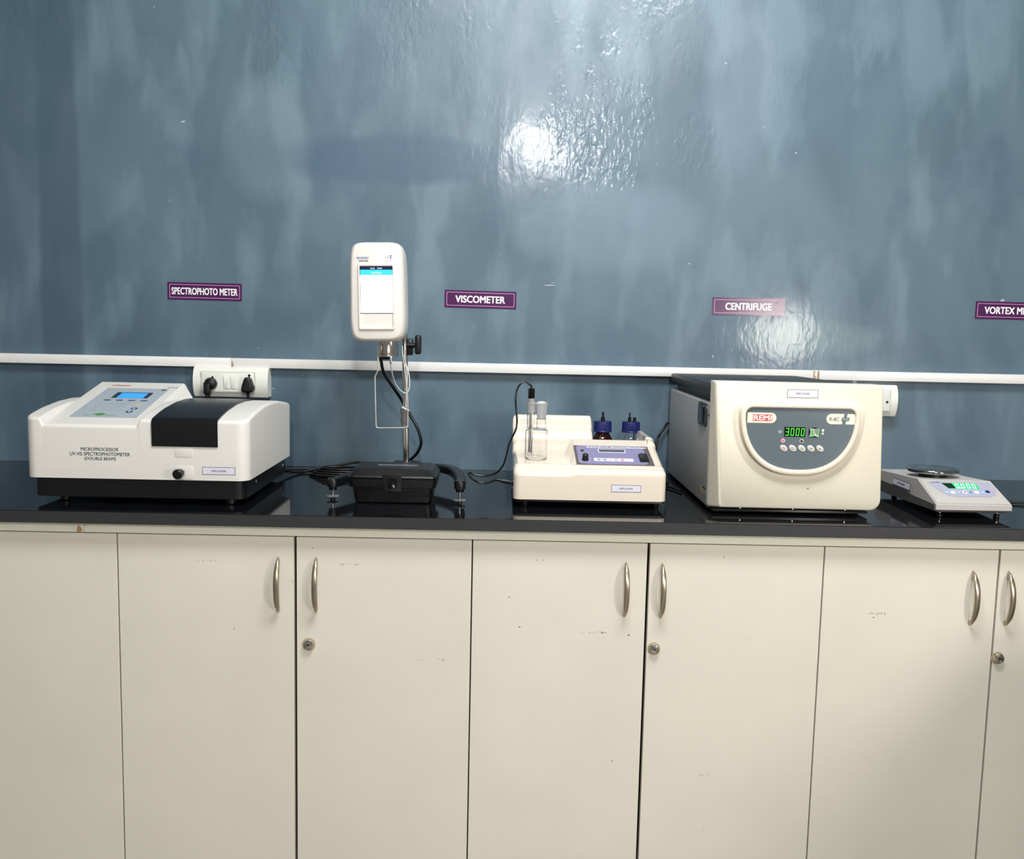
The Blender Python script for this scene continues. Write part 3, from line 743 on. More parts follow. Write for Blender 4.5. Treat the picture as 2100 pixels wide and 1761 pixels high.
    finish('guard_arm', box(-.2855, -.2785, -.328, -.300, 1.157, 1.187, .001, 1), STEEL, o)
    kn = finish('clamp_knob', lathe([(.006, 0), (.006, .022), (.0095, .023), (.0095, .030)], 20, axis((-.230, -.24, 1.184), (1, 0, 0))), BLK, o)
    finish('knob_grip', box(-.2085, -.1935, -.252, -.228, 1.163, 1.2085, .005, 3), BLK, kn)
    finish('clamp_block', box(-.2325, -.2140, -.236, -.214, 1.160, 1.200, .003, 2), SPB, o)
    # cords
    q = lambda x, y, Y: at(640+x/2.888, 470+y/2.888, Y=Y)
    finish('power_cord', tube([q(405, 755, -.27), q(425, 850, -.25), q(480, 935, -.23), q(530, 1010, -.205), q(575, 1090, -.20), q(625, 1180, -.21), q(646, 1260, -.21), q(625, 1320, -.20), q(585, 1362, -.18), q(555, 1378, -.15), (-.25, -.10, .858), (-.33, -.08, .8562), (-.42, -.062, .856)], .0038, 10), BLK, o, 60)
    WC = mat('white_thin_lead', '#d8d8d6', .35)
    finish('probe_lead', tube([q(463, 790, -.305), q(472, 840, -.29), q(490, 905, -.27), q(525, 955, -.255), q(560, 970, -.25), q(577, 930, -.25), q(574, 860, -.25), q(552, 780, -.25), q(548, 720, -.25)], .0014, 8), WC, o, 60)
    finish('probe_lead', tube([q(545, 745, -.255), q(560, 830, -.252), q(562, 900, -.252), q(558, 1000, -.252), q(556, 1050, -.252)], .0012, 8), WC, o, 60)
    tm = None
    c0 = q(548, 1100, -.25)
    finish('bag_wrapping', lathe([(.0078, -.026), (.0072, -.018), (.0095, -.012), (.0075, -.002), (.0098, .006), (.0105, .014), (.0085, .019)], 14, axis(c0, (0, 0, 1)), cap=False), TIE, o, 60)
    c1 = q(555, 1065, -.262)
    t = finish('paper_tag', plate([(-.010, .003), (.002, -.002), (.010, -.004), (.008, -.0005), (-.008, .0068)], .0004, FRONT(c1.x, c1.y, c1.z)), LABEL, o, smooth=False)
viscometer()

# ================================================================== CARRYING CASE
def case():
    o = root('accessory_case', (-.229, -.455, .85), 'small black textured plastic case with front latch below the viscometer head', 'case')
    def sect(x0, x1, y0, y1, z, r): return [V3((p[0], p[1], z)) for p in rrect(x0, y0, x1, y1, r, 5)]
    def loft(secs):
        b = bmesh.new(); R = [[b.verts.new(p) for p in s] for s in secs]; n = len(R[0])
        for A, B in zip(R, R[1:]):
            for k in range(n): b.faces.new((A[k], A[(k+1) % n], B[(k+1) % n], B[k]))
        b.faces.new(R[0]); b.faces.new(R[-1]); return b
    finish('tub', loft([sect(-.307, -.151, -.500, -.405, .8502, .010), sect(-.3115, -.1465, -.505, -.400, .853, .012), sect(-.3165, -.142, -.509, -.396, .884, .013),
                        sect(-.3215, -.137, -.5145, -.391, .886, .013), sect(-.323, -.1355, -.516, -.390, .9045, .013)]), CASEB, o, 30)
    finish('lid', loft([sect(-.3235, -.135, -.5165, -.3895, .9055, .013), sect(-.3245, -.134, -.5175, -.3885, .9075, .014), sect(-.3235, -.135, -.5165, -.3895, .9105, .014), sect(-.3215, -.137, -.515, -.391, .9115, .013),
                        sect(-.316, -.143, -.500, -.395, .922, .012), sect(-.312, -.147, -.494, -.399, .9245, .012), sect(-.309, -.150, -.490, -.402, .925, .011)]), CASEB, o, 40)
    M = FRONT(-.229, -.5165, .897)
    l = finish('latch', plate(rrect(-.0205, -.0185, .0205, .019, .001), .0035, M, .0008), SPB, o)
    finish('latch_button', plate(rrect(-.0085, -.012, .0105, .012, .002), .0025, M, .001, n0=.0035), BLKG, l)
    finish('name_strip', plate(rrect(-.044, -.0085, .044, .0085), .0003, frame((-.224, -.4475, .9251), (1, 0, 0), (0, 1, 0))), mat('brushed_name_strip', '#8c9298', .3, .6), o, smooth=False)
case()

# ================================================================== TITRATION APPARATUS
def titrator():
    o = root('titration_apparatus', (.19, -.33, .85), 'glossy cream titration apparatus with violet control panel and raised left back', 'laboratory instrument')
    X0, X1, Y0, Y1 = .0295, .357, -.525, -.182
    def h(x, y):
        base = .941
        # front shoulder rolls down
        f = smooth01((y-Y0)/.038); zf = .929+.0125*f
        z = zf
        # rear block on the left
        k = smooth01((y+.292)/.026)*.020 + smooth01((y+.258)/.026)*.028 + smooth01((y+.226)/.018)*.0305
        kx = 1-smooth01((x-.2190)/.012)
        z += k*kx
        # control panel wedge on the right
        wz = .9355+(y+.50)*.25
        if y < -.49: wz = .9335+smooth01((y-Y0)/.035)*.0045
        top = -.335
        if y > top: wz = .9768-smooth01((y-top-.006)/.02)*.05 if x < .338 else .985-max(0, y+.30)*.05
        px = smooth01((x-.146)/.022)
        if x > .338 and y > -.36: wz = max(wz, .9768+min(.008, (y+.36)*.2))
        target = max(wz, z) if (x < .236 and y > -.30) else wz
        if x > .226 and y > top: return z*(1-px)+max(wz, z if x < .234 else 0)*px
        return z*(1-px)+max(target, z if y < -.49 else target)*px
    xs = [.140+.0025*i for i in range(14)]+[.212+.003*i for i in range(10)]+[.332+.002*i for i in range(5)]
    ys = [-.35+.003*i for i in range(20)]+[-.26+.004*i for i in range(26)]
    finish('casing', hfield(X0, X1, Y0, Y1, .8685, h, .016, .012, 50, 56, xs, ys), CREAM, o, 60)
    finish('base_plate', box(X0+.003, X1-.003, Y0+.004, Y1-.004, .8635, .8688, .006, 3, edges=2), BLK, o)
    for fx, fy in ((.0553, -.505), (.3385, -.498), (.056, -.22), (.33, -.22)):
        finish('foot', lathe([(.006, 0), (.0072, .003), (.0078, .014)], 20, axis((fx, fy, .85), (0, 0, 1))), BLK, o)
    asset_sticker(o, FRONT(0, Y0-.0001, 0), .2385, .8880, .3020, .9035, 'SNPL/KF/004')
    P = frame((.16, -.5000, .9362), (1, 0, 0), (0, .16, .040))
    pl = finish('control_panel', plate([(.0065, .0168), (.1765, .0168), (.1750, .1285), (.0065, .1285)], .0008, P), BRNM, o, smooth=False)
    pr = finish('panel_print', plate(rrect(.0120, .0178, .1640, .1275, .012), .0003, P, n0=.0008), VIOL, pl, smooth=False)
    finish('title_strip', plate(rrect(.0355, .1140, .1715, .1235, .0045), .0002, P, n0=.0011), LABEL, pl, smooth=False)
    text('lettering', 'µP KARL FISCHER TITRATION APPARATUS', INKB, pl, P, .0395, .1160, .1690, .1210, .02, n0=.0014)
    d = finish('display', plate(rrect(.0600, .0855, .1215, .1070), .0006, P, n0=.0011), LABEL, pl, smooth=False)
    finish('lcd_window', plate(rrect(.0620, .0880, .1195, .1040), .0002, P, n0=.0017), mat('grey_lcd_window', '#4c5358', .15), d, smooth=False)
    finish('key_strip', plate(rrect(.0462, .0345, .1330, .0515, .001), .0005, P, n0=.0011), LABEL, pl, smooth=False)
    for i in range(6):
        cx = .0570+.0130*i
        kc = [INKG, INKG, ORANGE, mat('grey_key', '#8a8f90', .4), INKR, ORANGE][i]
        k = finish('key', plate(ell(cx, .0425, .0037, .0050, 16), .0005, P, n0=.0016), kc, pl, smooth=False)
        finish('key_face', plate(ell(cx, .0425, .0022, .0031, 14), .0001, P, n0=.0021), LABEL, k, smooth=False)
    kb = finish('stirrer_knob', lathe([(.0075, 0), (.0070, .003), (.0063, .013), (.0050, .0142), (0, .0145)], 24, P @ Matrix.Translation((.0270, .040, .0011))), BLK, pl)
    finish('dial_mark', ring(ell(.0270, .040, .0120, .0145, 32), ell(.0270, .040, .0115, .0140, 32), .0001, P, n0=.0011), LABEL, pl, smooth=False)
    finish('indicator_lamp', lathe([(.0038, 0), (.0035, .002), (0, .0028)], 18, P @ Matrix.Translation((.0245, .0945, .0011))), mat('dark_red_lamp', '#3a0d0d', .15), pl)
    sw = finish('power_switch', plate(rrect(.1470, .0330, .1670, .0735, .001), .003, P, .0008, n0=.0011), BLK, pl)
    finish('rocker', plate(rrect(.1490, .0370, .1650, .0700, .001), .004, P @ Matrix.Translation((0, .0, 0)), .001, n0=.0038), mat('dark_rocker', '#1b1c1f', .3), sw)
    finish('cable_socket', lathe([(.007, 0), (.007, .004)], 20, axis((X0+.001, -.455, .893), (-1, 0, 0))), BLK, o)
titrator()

def flask():
    cy = -.418; cx = .0805
    o = root('titration_flask', (cx, cy, .9415), 'clear two-necked glass titration flask on the cream apparatus', 'glassware')
    z0 = .9422; t = .0010
    def shell(prof): # outer profile bottom->top (r,z) -> closed shell
        inner = [(max(0, r-t), z+(t if i == 0 else 0)) for i, (r, z) in enumerate(prof)]
        inner[0] = (0, prof[0][1]+t); inner.insert(1, (prof[1][0]-2*t, prof[0][1]+t)) 
        return prof + [(max(.0003, r), z) for r, z in inner[::-1]]
    R = .0252
    body = [(0, z0), (R-.002, z0), (R, z0+.003), (R, z0+.058), (R-.0012, z0+.064), (R-.006, z0+.0675), (.003, z0+.0685),
            (.003, z0+.0672), (R-.0068, z0+.0662), (R-.0022, z0+.063), (R-.001, z0+.058), (R-.001, z0+.0042), (R-.003, z0+.0014), (0, z0+.0014)]
    b = lathe(body, 40, axis((cx, cy, 0), (0, 0, 1)), cap=False)
    finish('flask_body', b, GLASS, o, 50)
    for nx, r, ztop in ((.0672, .0088, 1.047), (.0905, .0108, 1.034)):
        ring_ = [(r, z0+.068), (r, ztop), (r-t, ztop), (r-t, z0+.068), (r, z0+.068)]
        nk = finish('neck', lathe(ring_, 32, axis((nx, cy, 0), (0, 0, 1)), cap=False), GLASS, o, 50)
    finish('frosted_joint', lathe([(.0093, 1.045), (.0098, 1.064), (.0103, 1.066), (.0098, 1.068), (.0080, 1.068), (.0078, 1.045), (.0093, 1.045)], 32, axis((.0672, cy, 0), (0, 0, 1)), cap=False), FROST, o, 50)
    finish('stopper', lathe([(0, 1.030), (.0098, 1.030), (.0118, 1.060), (.0138, 1.0625), (.0140, 1.0650), (.0115, 1.0680), (.006, 1.0700), (0, 1.0705)], 32, axis((.0905, cy, 0), (0, 0, 1)), cap=False), FROST, o, 50)
flask()
def electrode():
    x, y = .0672, -.418
    o = root('electrode', (x, y, .95), 'glass electrode with black cap and cable standing in the flask neck', 'electrode')
    finish('glass_stem', lathe([(0, .950), (.004, .952), (.0044, .956), (.0044, 1.078), (.0034, 1.078), (.0034, .957), (0, .954)], 24, axis((x, y, 0), (0, 0, 1)), cap=False), GLASS, o, 50)
    finish('inner_rod', lathe([(0, .956), (.0016, .957), (.0016, 1.078), (0, 1.078)], 14, axis((x, y, 0), (0, 0, 1)), cap=False), STEEL, o)
    finish('cone_collar', lathe([(.0055, 1.050), (.0072, 1.070), (.0060, 1.078), (.0045, 1.078), (.0045, 1.050), (.0055, 1.050)], 24, axis((x, y, 0), (0, 0, 1)), cap=False), FROST, o)
    finish('cap', lathe([(.0066, 1.0765), (.0072, 1.078), (.0072, 1.098), (.0060, 1.099), (.0030, 1.099), (.0026, 1.1045), (0, 1.1045)], 24, axis((x, y, 0), (0, 0, 1))), BLKG, o)
    K = lambda a, b, Y: at(940+a/4.565, 760+b/4.565, Y=Y)
    pts = [V3((x, y, 1.103)), K(665, 128, -.42), K(632, 104, -.422), K(590, 118, -.425), K(552, 170, -.43), K(536, 260, -.435), K(542, 380, -.44), K(549, 460, -.445), K(540, 545, -.45), K(505, 620, -.45), K(472, 700, -.45), K(448, 800, -.45), K(415, 890, -.45), K(350, 958, -.45), K(250, 985, -.45), K(150, 972, -.45), K(98, 948, -.45), K(100, 975, -.452), K(140, 1020, -.455), K(215, 1050, -.455), K(290, 1045, -.455), K(350, 1020, -.455)]
    finish('cable', tube(pts, .0021, 10), BLKG, o, 60)
    e = K(350, 1019, -.455)
    finish('cable_plug', lathe([(.0024, 0), (.0034, .006), (.0036, .014), (.0050, .0145), (.0050, .034)], 18, axis(e, (V3((.0285, -.455, .893))-e))), BLK, o)
electrode()

def bottle(x, y, glass, label, name_cap='cap'):
    o = root('reagent_bottle', (x, y, .85), label, 'bottle', 'blue-capped reagent bottles behind the titrator')
    M = axis((x, y, 0), (0, 0, 1)); zb = .8503; zc = .9790
    prof = [(0, zb), (.032, zb), (.0345, zb+.003), (.0345, .930), (.0325, .942), (.0225, .962), (.0172, .971), (.0165, zc+.006)]
    inn = [(.0150, zc+.006), (.0155, .971), (.0210, .961), (.0310, .941), (.0330, .930), (.0330, zb+.004), (0, zb+.0025)]
    finish('glass', lathe(prof+inn, 40, M, cap=False), glass, o, 50)
    n = 60; bm = bmesh.new(); rings = []
    for z, k in ((zc-.004, 1), (zc-.002, 1), (zc, 0), (zc+.0205, 0), (zc+.0225, -1)):
        rad = lambda i: .0235 if k == 1 else .0212 if k == -1 else (.0225 if i % 2 else .0215)
        rings.append([bm.verts.new((x+rad(i)*math.cos(2*math.pi*i/n), y+rad(i)*math.sin(2*math.pi*i/n), z)) for i in range(n)])
    for A, B in zip(rings, rings[1:]):
        for i in range(n): bm.faces.new((A[i], A[(i+1) % n], B[(i+1) % n], B[i]))
    bm.faces.new(rings[0]); bm.faces.new(rings[-1])
    finish('cap', bm, BLUCAP, o, 25)
    return o
ya = -.141
pa = at(940+1352/4.565, 760+485/4.565, Y=ya); pb = at(940+1617/4.565, 760+482/4.565, Y=ya)
B1 = bottle(pa.x, ya, AMBER, 'amber glass reagent bottle with blue cap behind the control panel')
B2 = bottle(pb.x, ya, GLASS, 'clear glass reagent bottle with blue cap nearer the centrifuge')
def fitting(o, x, z, r, h, r2, h2):
    z = 1.0015
    finish('tube_fitting', lathe([(r, z-.001), (r, z+h), (r*.8, z+h+.0005), (r2, z+h+.001), (r2, z+h+h2), (0, z+h+h2)] if r2 else [(r, z-.001), (r, z+h), (0, z+h)], 16, axis((x, ya, 0), (0, 0, 1))), BLK, o)
fitting(B1, pa.x, 1.0085, .0050, .010, .0026, .013)
fitting(B2, pb.x-.004, 1.0085, .0042, .011, .0018, .012)
fitting(B2, pb.x+.0085, 1.0085, .0042, .0105, 0, 0)
finish('dip_tube', tube([(pb.x+.0085, ya, .99), (pb.x+.008, ya, .865)], .0015, 8, smooth=False), BLK, B2)
finish('dip_tube', tube([(pa.x, ya, .99), (pa.x, ya, .865)], .0015, 8, smooth=False), BLK, B1)

# ================================================================== CENTRIFUGE
def centrifuge():
    o = root('centrifuge', (.62, -.3, .85), 'large cream bench centrifuge with dark lid and a green 3000 display', 'laboratory instrument')
    xs, yf, yb = .4445, -.520, -.04
    finish('side_casing', box(xs, .788, yf, yb, .8585, 1.0815, .005, 3, edges=1), CENS, o, 40)
    # sloping shoulder under the lid
    b = bmesh.new(); P = [(xs+.004, yf, 1.0815), (xs+.004, yb, 1.0815), (xs+.004, yf, 1.0975)]
    finish('lid_gasket', box(xs+.014, .780, yf, yb-.01, 1.0810, 1.101, .004, 2), BLK, o)
    # lid, thin slab with dropped rim
    lid = box(xs-.0005, .784, -.512, yb+.006, 1.1005, 1.1255, .006, 4)
    for v in lid.verts:
        f = (v.co.y+.512)/.472
        if v.co.z > 1.11: v.co.z -= .0045*f-.0015*math.sin(math.pi*f)
        v.co.x = v.co.x-(.010*f if v.co.x > .6 else 0)
    finish('lid', lid, CENL, o, 40)
    finish('lid_window', lathe([(.020, 0), (.019, .0012), (0, .0012)], 32, axis((.612, -.27, 1.1233), (0, 0, 1))), mat('dark_port', '#15181a', .2), o)
    # front bezel: rounded outline, inset towards the bottom
    n_out = []
    def rp(cx, cz, r, a0, a1, n=8): return [(cx+r*math.cos(math.radians(a0+(a1-a0)*i/n)), cz+r*math.sin(math.radians(a0+(a1-a0)*i/n))) for i in range(n+1)]
    # outline clockwise from bottom-left
    def outl(e=0.0, dl=0.0):
        pts = []
        pts += rp(.4625-e+dl+.004, .8655+.006-e+.0, .006, 180, 270, 5)
        pts += rp(.803-.022+e, .8645+.022-e, .022, 270, 360, 8)
        pts += rp(.794-.006+e, 1.1295-.006+e, .006, 0, 90, 5)
        pts += rp(.4435+.006-e, 1.1305-.006+e, .006, 90, 180, 5)
        return pts
    back = []
    for p in outl():
        x, z = p
        if x < .47: x = .4435+(x-.4435)*.05
        back.append((x, z))
    secs = [(-.515, back), (-.540, back), (-.5545, [(x+(.0 if x > .5 else (y0-x)*.0), z) for (x, z), y0 in zip(outl(), [0]*99)]), (-.5585, [(.62+(x-.62)*.994, 1.0+(z-1.0)*.992) for x, z in outl()]), (-.560, [(.62+(x-.62)*.982, 1.0+(z-1.0)*.978) for x, z in outl()])]
    b = bmesh.new(); R = [[b.verts.new((p[0], y, p[1])) for p in s] for y, s in secs]; n = len(R[0])
    for A, B in zip(R, R[1:]):
        for k in range(n): b.faces.new((A[k], A[(k+1) % n], B[(k+1) % n], B[k]))
    b.faces.new(R[0]); b.faces.new(R[-1])
    fb = finish('front_panel', b, CENW, o, 50)
    def dshape(cx, hw, zt, zb, zw, rc, n=40):
        pts = []; cr = 6
        # top right corner -> right side -> bottom half super-ellipse -> left -> top left
        for i in range(cr+1):
            a = math.radians(90-90*i/cr); pts.append((cx+hw-rc+rc*math.cos(a)*1.0, zt-rc+rc*math.sin(a)))
        zw2 = zt-rc
        for i in range(1, n):
            a = math.pi*i/n; pts.append((cx+hw*math.copysign(abs(math.cos(a))**.82, math.cos(a)), zw2-(zw2-zb)*abs(math.sin(a))**.95))
        for i in range(cr+1):
            a = math.radians(180-90*i/cr); pts.append((cx-hw+rc+rc*math.cos(a), zt-rc+rc*math.sin(a)))
        return pts[::-1]
    def dish(secs, m, nm, par, close):
        b = bmesh.new(); R = [[b.verts.new((p[0], y, p[1])) for p in s] for y, s in secs]; n = len(R[0])
        for A, B in zip(R, R[1:]):
            for k in range(n): b.faces.new((A[k], A[(k+1) % n], B[(k+1) % n], B[k]))
        if close: b.faces.new(R[-1])
        return finish(nm, b, m, par, 50)
    cx = .6205
    # soft bulge behind the ring, ring, glassy panel
    dish([(-.5597-.0034*smooth01(k/9), dshape(cx, .141-.0013*k, 1.0945-.0005*k, .9155+.0017*k, 0, .031-.0006*k)) for k in range(10)], CENW, 'dished_surround', fb, True)
    dish([(-.5600, dshape(cx, .1255, 1.0895, .9385, 0, .022)), (-.5705, dshape(cx, .1255, 1.0895, .9385, 0, .022)), (-.5730, dshape(cx, .1243, 1.0883, .9397, 0, .0215)), (-.5740, dshape(cx, .1225, 1.0865, .9413, 0, .020)),
          (-.5742, dshape(cx, .1160, 1.0810, .9480, 0, .016)), (-.5730, dshape(cx, .1142, 1.0792, .9500, 0, .015)), (-.5700, dshape(cx, .1138, 1.0788, .9504, 0, .015)), (-.5600, dshape(cx, .1138, 1.0788, .9504, 0, .015))], mat('cream_ring', '#e2d6c4', .3, var=.01), 'panel_ring', fb, False)
    M = FRONT(0, -.5650, 0)
    cp = finish('display_panel', plate(dshape(cx, .1140, 1.0790, .9502, 0, .015)[::-1], .0045, M), CENP, fb, 30)
    n0 = .0046; Z = -.5650
    q = lambda x, y: (lambda p: (p.x, p.z))(at(1350+x/4.038, 740+y/4.038, Y=-.5697))
    q8 = lambda x, y: (lambda p: (p.x, p.z))(at(1480+x/7, 820+y/7, Y=-.5697))
    def R8(x0, y0, x1, y1, r=0, n=5):
        a, b = q8(x0, y1); c, d = q8(x1, y0); return (a, b, c, d)
    a, b_, c, d = R8(366, 185, 790, 325); r = (d-b_)/2
    badge = finish('maker_badge', plate([(a, b_), (c-r, b_)]+[(c-r+r*math.cos(math.radians(t)), (b_+d)/2+r*math.sin(math.radians(t))) for t in range(-80, 81, 16)]+[(c-r, d), (a, d)], .0003, M, n0=n0), CENW, cp, smooth=False)
    a, b_, c, d = R8(447, 210, 728, 298)
    finish('red_block', plate(rrect(a, b_, c, d), .0002, M, n0=n0+.0003), mat('red_badge', '#c25050', .35), badge, smooth=False)
    w_ = c-a; hh = d-b_
    text('lettering', 'REMI', WHT, badge, M, a+w_*.04, b_+hh*.12, c-w_*.03, d-hh*.12, .02, n0=n0+.0005)
    a, b_, c, d = R8(1498, 205, 1932, 345); r = (d-b_)/2
    bd = finish('model_badge', plate([(a+r, b_), (a+(c-a)*.53, b_), (a+(c-a)*.60, d), (a+r, d)]+[(a+r+r*math.cos(math.radians(t)), (b_+d)/2+r*math.sin(math.radians(t))) for t in range(100, 261, 16)], .0003, M, n0=n0), CENW, cp, smooth=False)
    finish('badge_end', plate([(a+(c-a)*.65, b_), (c, b_), (c, d), (a+(c-a)*.71, d)], .0003, M, n0=n0), CENW, bd, smooth=False)
    text('lettering', 'R-8C', INKG, bd, M, a+(c-a)*.11, b_+(d-b_)*.3, a+(c-a)*.43, d-(d-b_)*.34, .01, n0=n0+.0003)
    gx0, gx1 = a+(c-a)*.50, a+(c-a)*.79
    finish('grey_flag', plate([(gx0, b_+(d-b_)*.30), (gx1-.002, b_+(d-b_)*.30), (gx1, b_+(d-b_)*.66), (gx0+.002, b_+(d-b_)*.66)], .0002, M, n0=n0+.0003), INKG, bd, smooth=False)
    text('lettering', 'PLUS', MEMB, bd, M, gx0+.003, b_+(d-b_)*.37, gx1-.003, b_+(d-b_)*.60, .02, .3, n0=n0+.0006)
    a, b_, c, d = R8(895, 392, 1205, 523)
    ds = finish('speed_display', plate(rrect(a, b_, c, d), .0005, M, n0=n0), BLKG, cp, smooth=False)
    W1 = c-a; H1 = d-b_
    finish('lit_digits', digits('3000', a+W1*.045, b_+H1*.10, W1*.16, H1*.78, W1*.085, W1*.033, .0002, n0+.0005, M), GREEN, ds, smooth=False)
    a, b_, c, d = R8(1245, 398, 1408, 535)
    ds = finish('timer_display', plate(rrect(a, b_, c, d), .0005, M, n0=n0), BLKG, cp, smooth=False)
    finish('lit_digits', digits('01', a+(c-a)*.14, b_+H1*.10, W1*.16, H1*.78, W1*.085, W1*.033, .0002, n0+.0005, M), GREEN, ds, smooth=False)
    # clear film added over the timer, crinkled to catch a lamp glint
    bm = bmesh.new(); mx, mz = (a+c)/2+.001, (b_+d)/2+.001; cor = [(a, b_), (c, b_), (c, d), (a, d)]
    ce = bm.verts.new((mx, mz, .0022)); vs = [bm.verts.new((p[0], p[1], .0011)) for p in cor]; ms = [bm.verts.new(((cor[i][0]+cor[(i+1) % 4][0])/2*.7+mx*.3, (cor[i][1]+cor[(i+1) % 4][1])/2*.7+mz*.3, .0009)) for i in range(4)]
    for i in range(4):
        bm.faces.new((vs[i], ms[i], ce)); bm.faces.new((ms[i], vs[(i+1) % 4], ce))
    bmesh.ops.translate(bm, verts=bm.verts, vec=(0, 0, n0))
    film = mat('clear_glint_film', '#f2fff4', .12, trans=.75, var=0, ior=1.5, spec=1.0)
    finish('glint_film', bm, film, ds, M=M, smooth=False)
    for cxp, cyp, mm in ((880, 583, REDL), (1147, 588, LEDOFF)):
        x, z = q8(cxp, cyp)
        l = finish('indicator_lamp', ring(ell(x, z, .0040, .0040, 24), ell(x, z, .0031, .0031, 24), .0006, M, n0=n0), WHT, cp, smooth=False)
        finish('led', lathe([(.0031, 0), (.0025, .0012), (0, .0018)], 18, M @ Matrix.Translation((x, z, n0))), mm, l)
    for i, cxp in enumerate((890, 1018, 1149, 1280, 1410)):
        x, z = q8(cxp, 690+i*1.8)
        bt = finish('button', plate(ell(x, z, .0088, .0058, 28, -.62), .0012, M, .0005, n0=n0), mat('pale_grey_button', '#c9c6be', .25), cp)
        mm = INKR if i == 0 else INKG
        if i < 3: finish('symbol', ring(ell(x, z, .0026, .0030, 20), ell(x, z, .0018, .0022, 20), .0002, M, n0=n0+.0012), mm, bt, smooth=False)
        else:
            s = -1 if i == 3 else 1
            finish('symbol', plate([(x-.0022, z-.0015*s), (x+.0022, z-.0015*s), (x, z+.0025*s)][::s], .0002, M, n0=n0+.0012), INKG, bt, smooth=False)
    x, z = q8(838, 455); finish('speed_symbol', ring(ell(x, z, .0030, .0025, 20), ell(x, z, .0022, .0017, 20), .0002, M, n0=n0), WHT, cp, smooth=False)
    x, z = q8(1453, 455)
    bm = plate(rrect(x-.0022, z+.0015, x+.0022, z+.0050), .0002, M, n0=n0); bm = plate([(x-.0022, z-.0012), (x+.0022, z-.0012), (x, z+.0012)], .0002, M, n0=n0, bm=bm); bm = plate(rrect(x-.0025, z-.0055, x+.0025, z-.0032), .0002, M, n0=n0, bm=bm)
    finish('timer_symbol', bm, WHT, cp, smooth=False)
    a = at(1350+1065/4.038, 740+303/4.038, Y=-.56); c = at(1350+1327/4.038, 740+240/4.038, Y=-.56)
    asset_sticker(fb, FRONT(0, -.5602, 0), a.x, a.z, c.x, c.z, 'SNPL/CF/005')
    g = at(1350+1237/4.038, 740+1057/4.038, Y=-.5605)
    finish('green_fleck', plate([(g.x-.003, g.z), (g.x, g.z-.0012), (g.x+.0028, g.z-.0005), (g.x+.002, g.z+.002), (g.x+.0002, g.z+.0012)], .0003, FRONT(0, -.5602, 0)), mat('green_paint_fleck', '#5f8f55', .5), fb, smooth=False)
    # left side: power switch in oval housing, small hole, warning plate
    SM = frame((xs, 0, 0), (0, -1, 0), (0, 0, 1))  # faces -x
    sh = finish('side_switch', plate(rrect(.408, 1.027, .492, 1.078, .014, 6), .004, SM, .0015), mat('dark_switch_housing', '#26282a', .4), o)
    finish('rocker', plate(rrect(.425, 1.033, .475, 1.0725, .003), .003, SM, .001, n0=.004), BLKG, sh)
    finish('side_hole', lathe([(.0035, 0), (.0035, .0008)], 16, axis((xs, -.508, 1.055), (-1, 0, 0))), BLK, o)
    wl = finish('warning_plate', plate(rrect(.449, .879, .513, .901), .0004, SM), INKG, o, smooth=False)
    finish('plate_face', plate(rrect(.451, .8802, .511, .8998), .0002, SM, n0=.0004), mat('dull_aluminium_label', '#9c968c', .4), wl, smooth=False)
    finish('warning_triangle', plate([(.453, .8835), (.470, .8835), (.4615, .8965)], .0002, SM, n0=.0006), mat('yellow_triangle', '#b09a3c', .4), wl, smooth=False)
    text('lettering', 'WARNING', INKB, wl, SM, .474, .8935, .508, .8975, .01, n0=.0006)
    # underside
    finish('chassis', box(xs+.006, .782, -.548, yb-.006, .8560, .8605, .003, 2, edges=2), SPB, o)
    for fx, fy in ((.475, -.50), (.765, -.50), (.475, -.10), (.765, -.10)):
        finish('foot', lathe([(.012, 0), (.0125, .0062)], 24, axis((fx, fy, .85), (0, 0, 1))), BLK, o)
    for px, py in ((678, 1228), (1115, 1240), (1550, 1246)):
        c = at(1350+px/4.038, 740+py/4.038, Y=-.552)
        finish('screw', lathe([(.002, 0), (.0016, .0014), (0, .0016)], 12, axis((c.x, -.547, .8628), (0, -1, 0))), CHROME, o)
centrifuge()

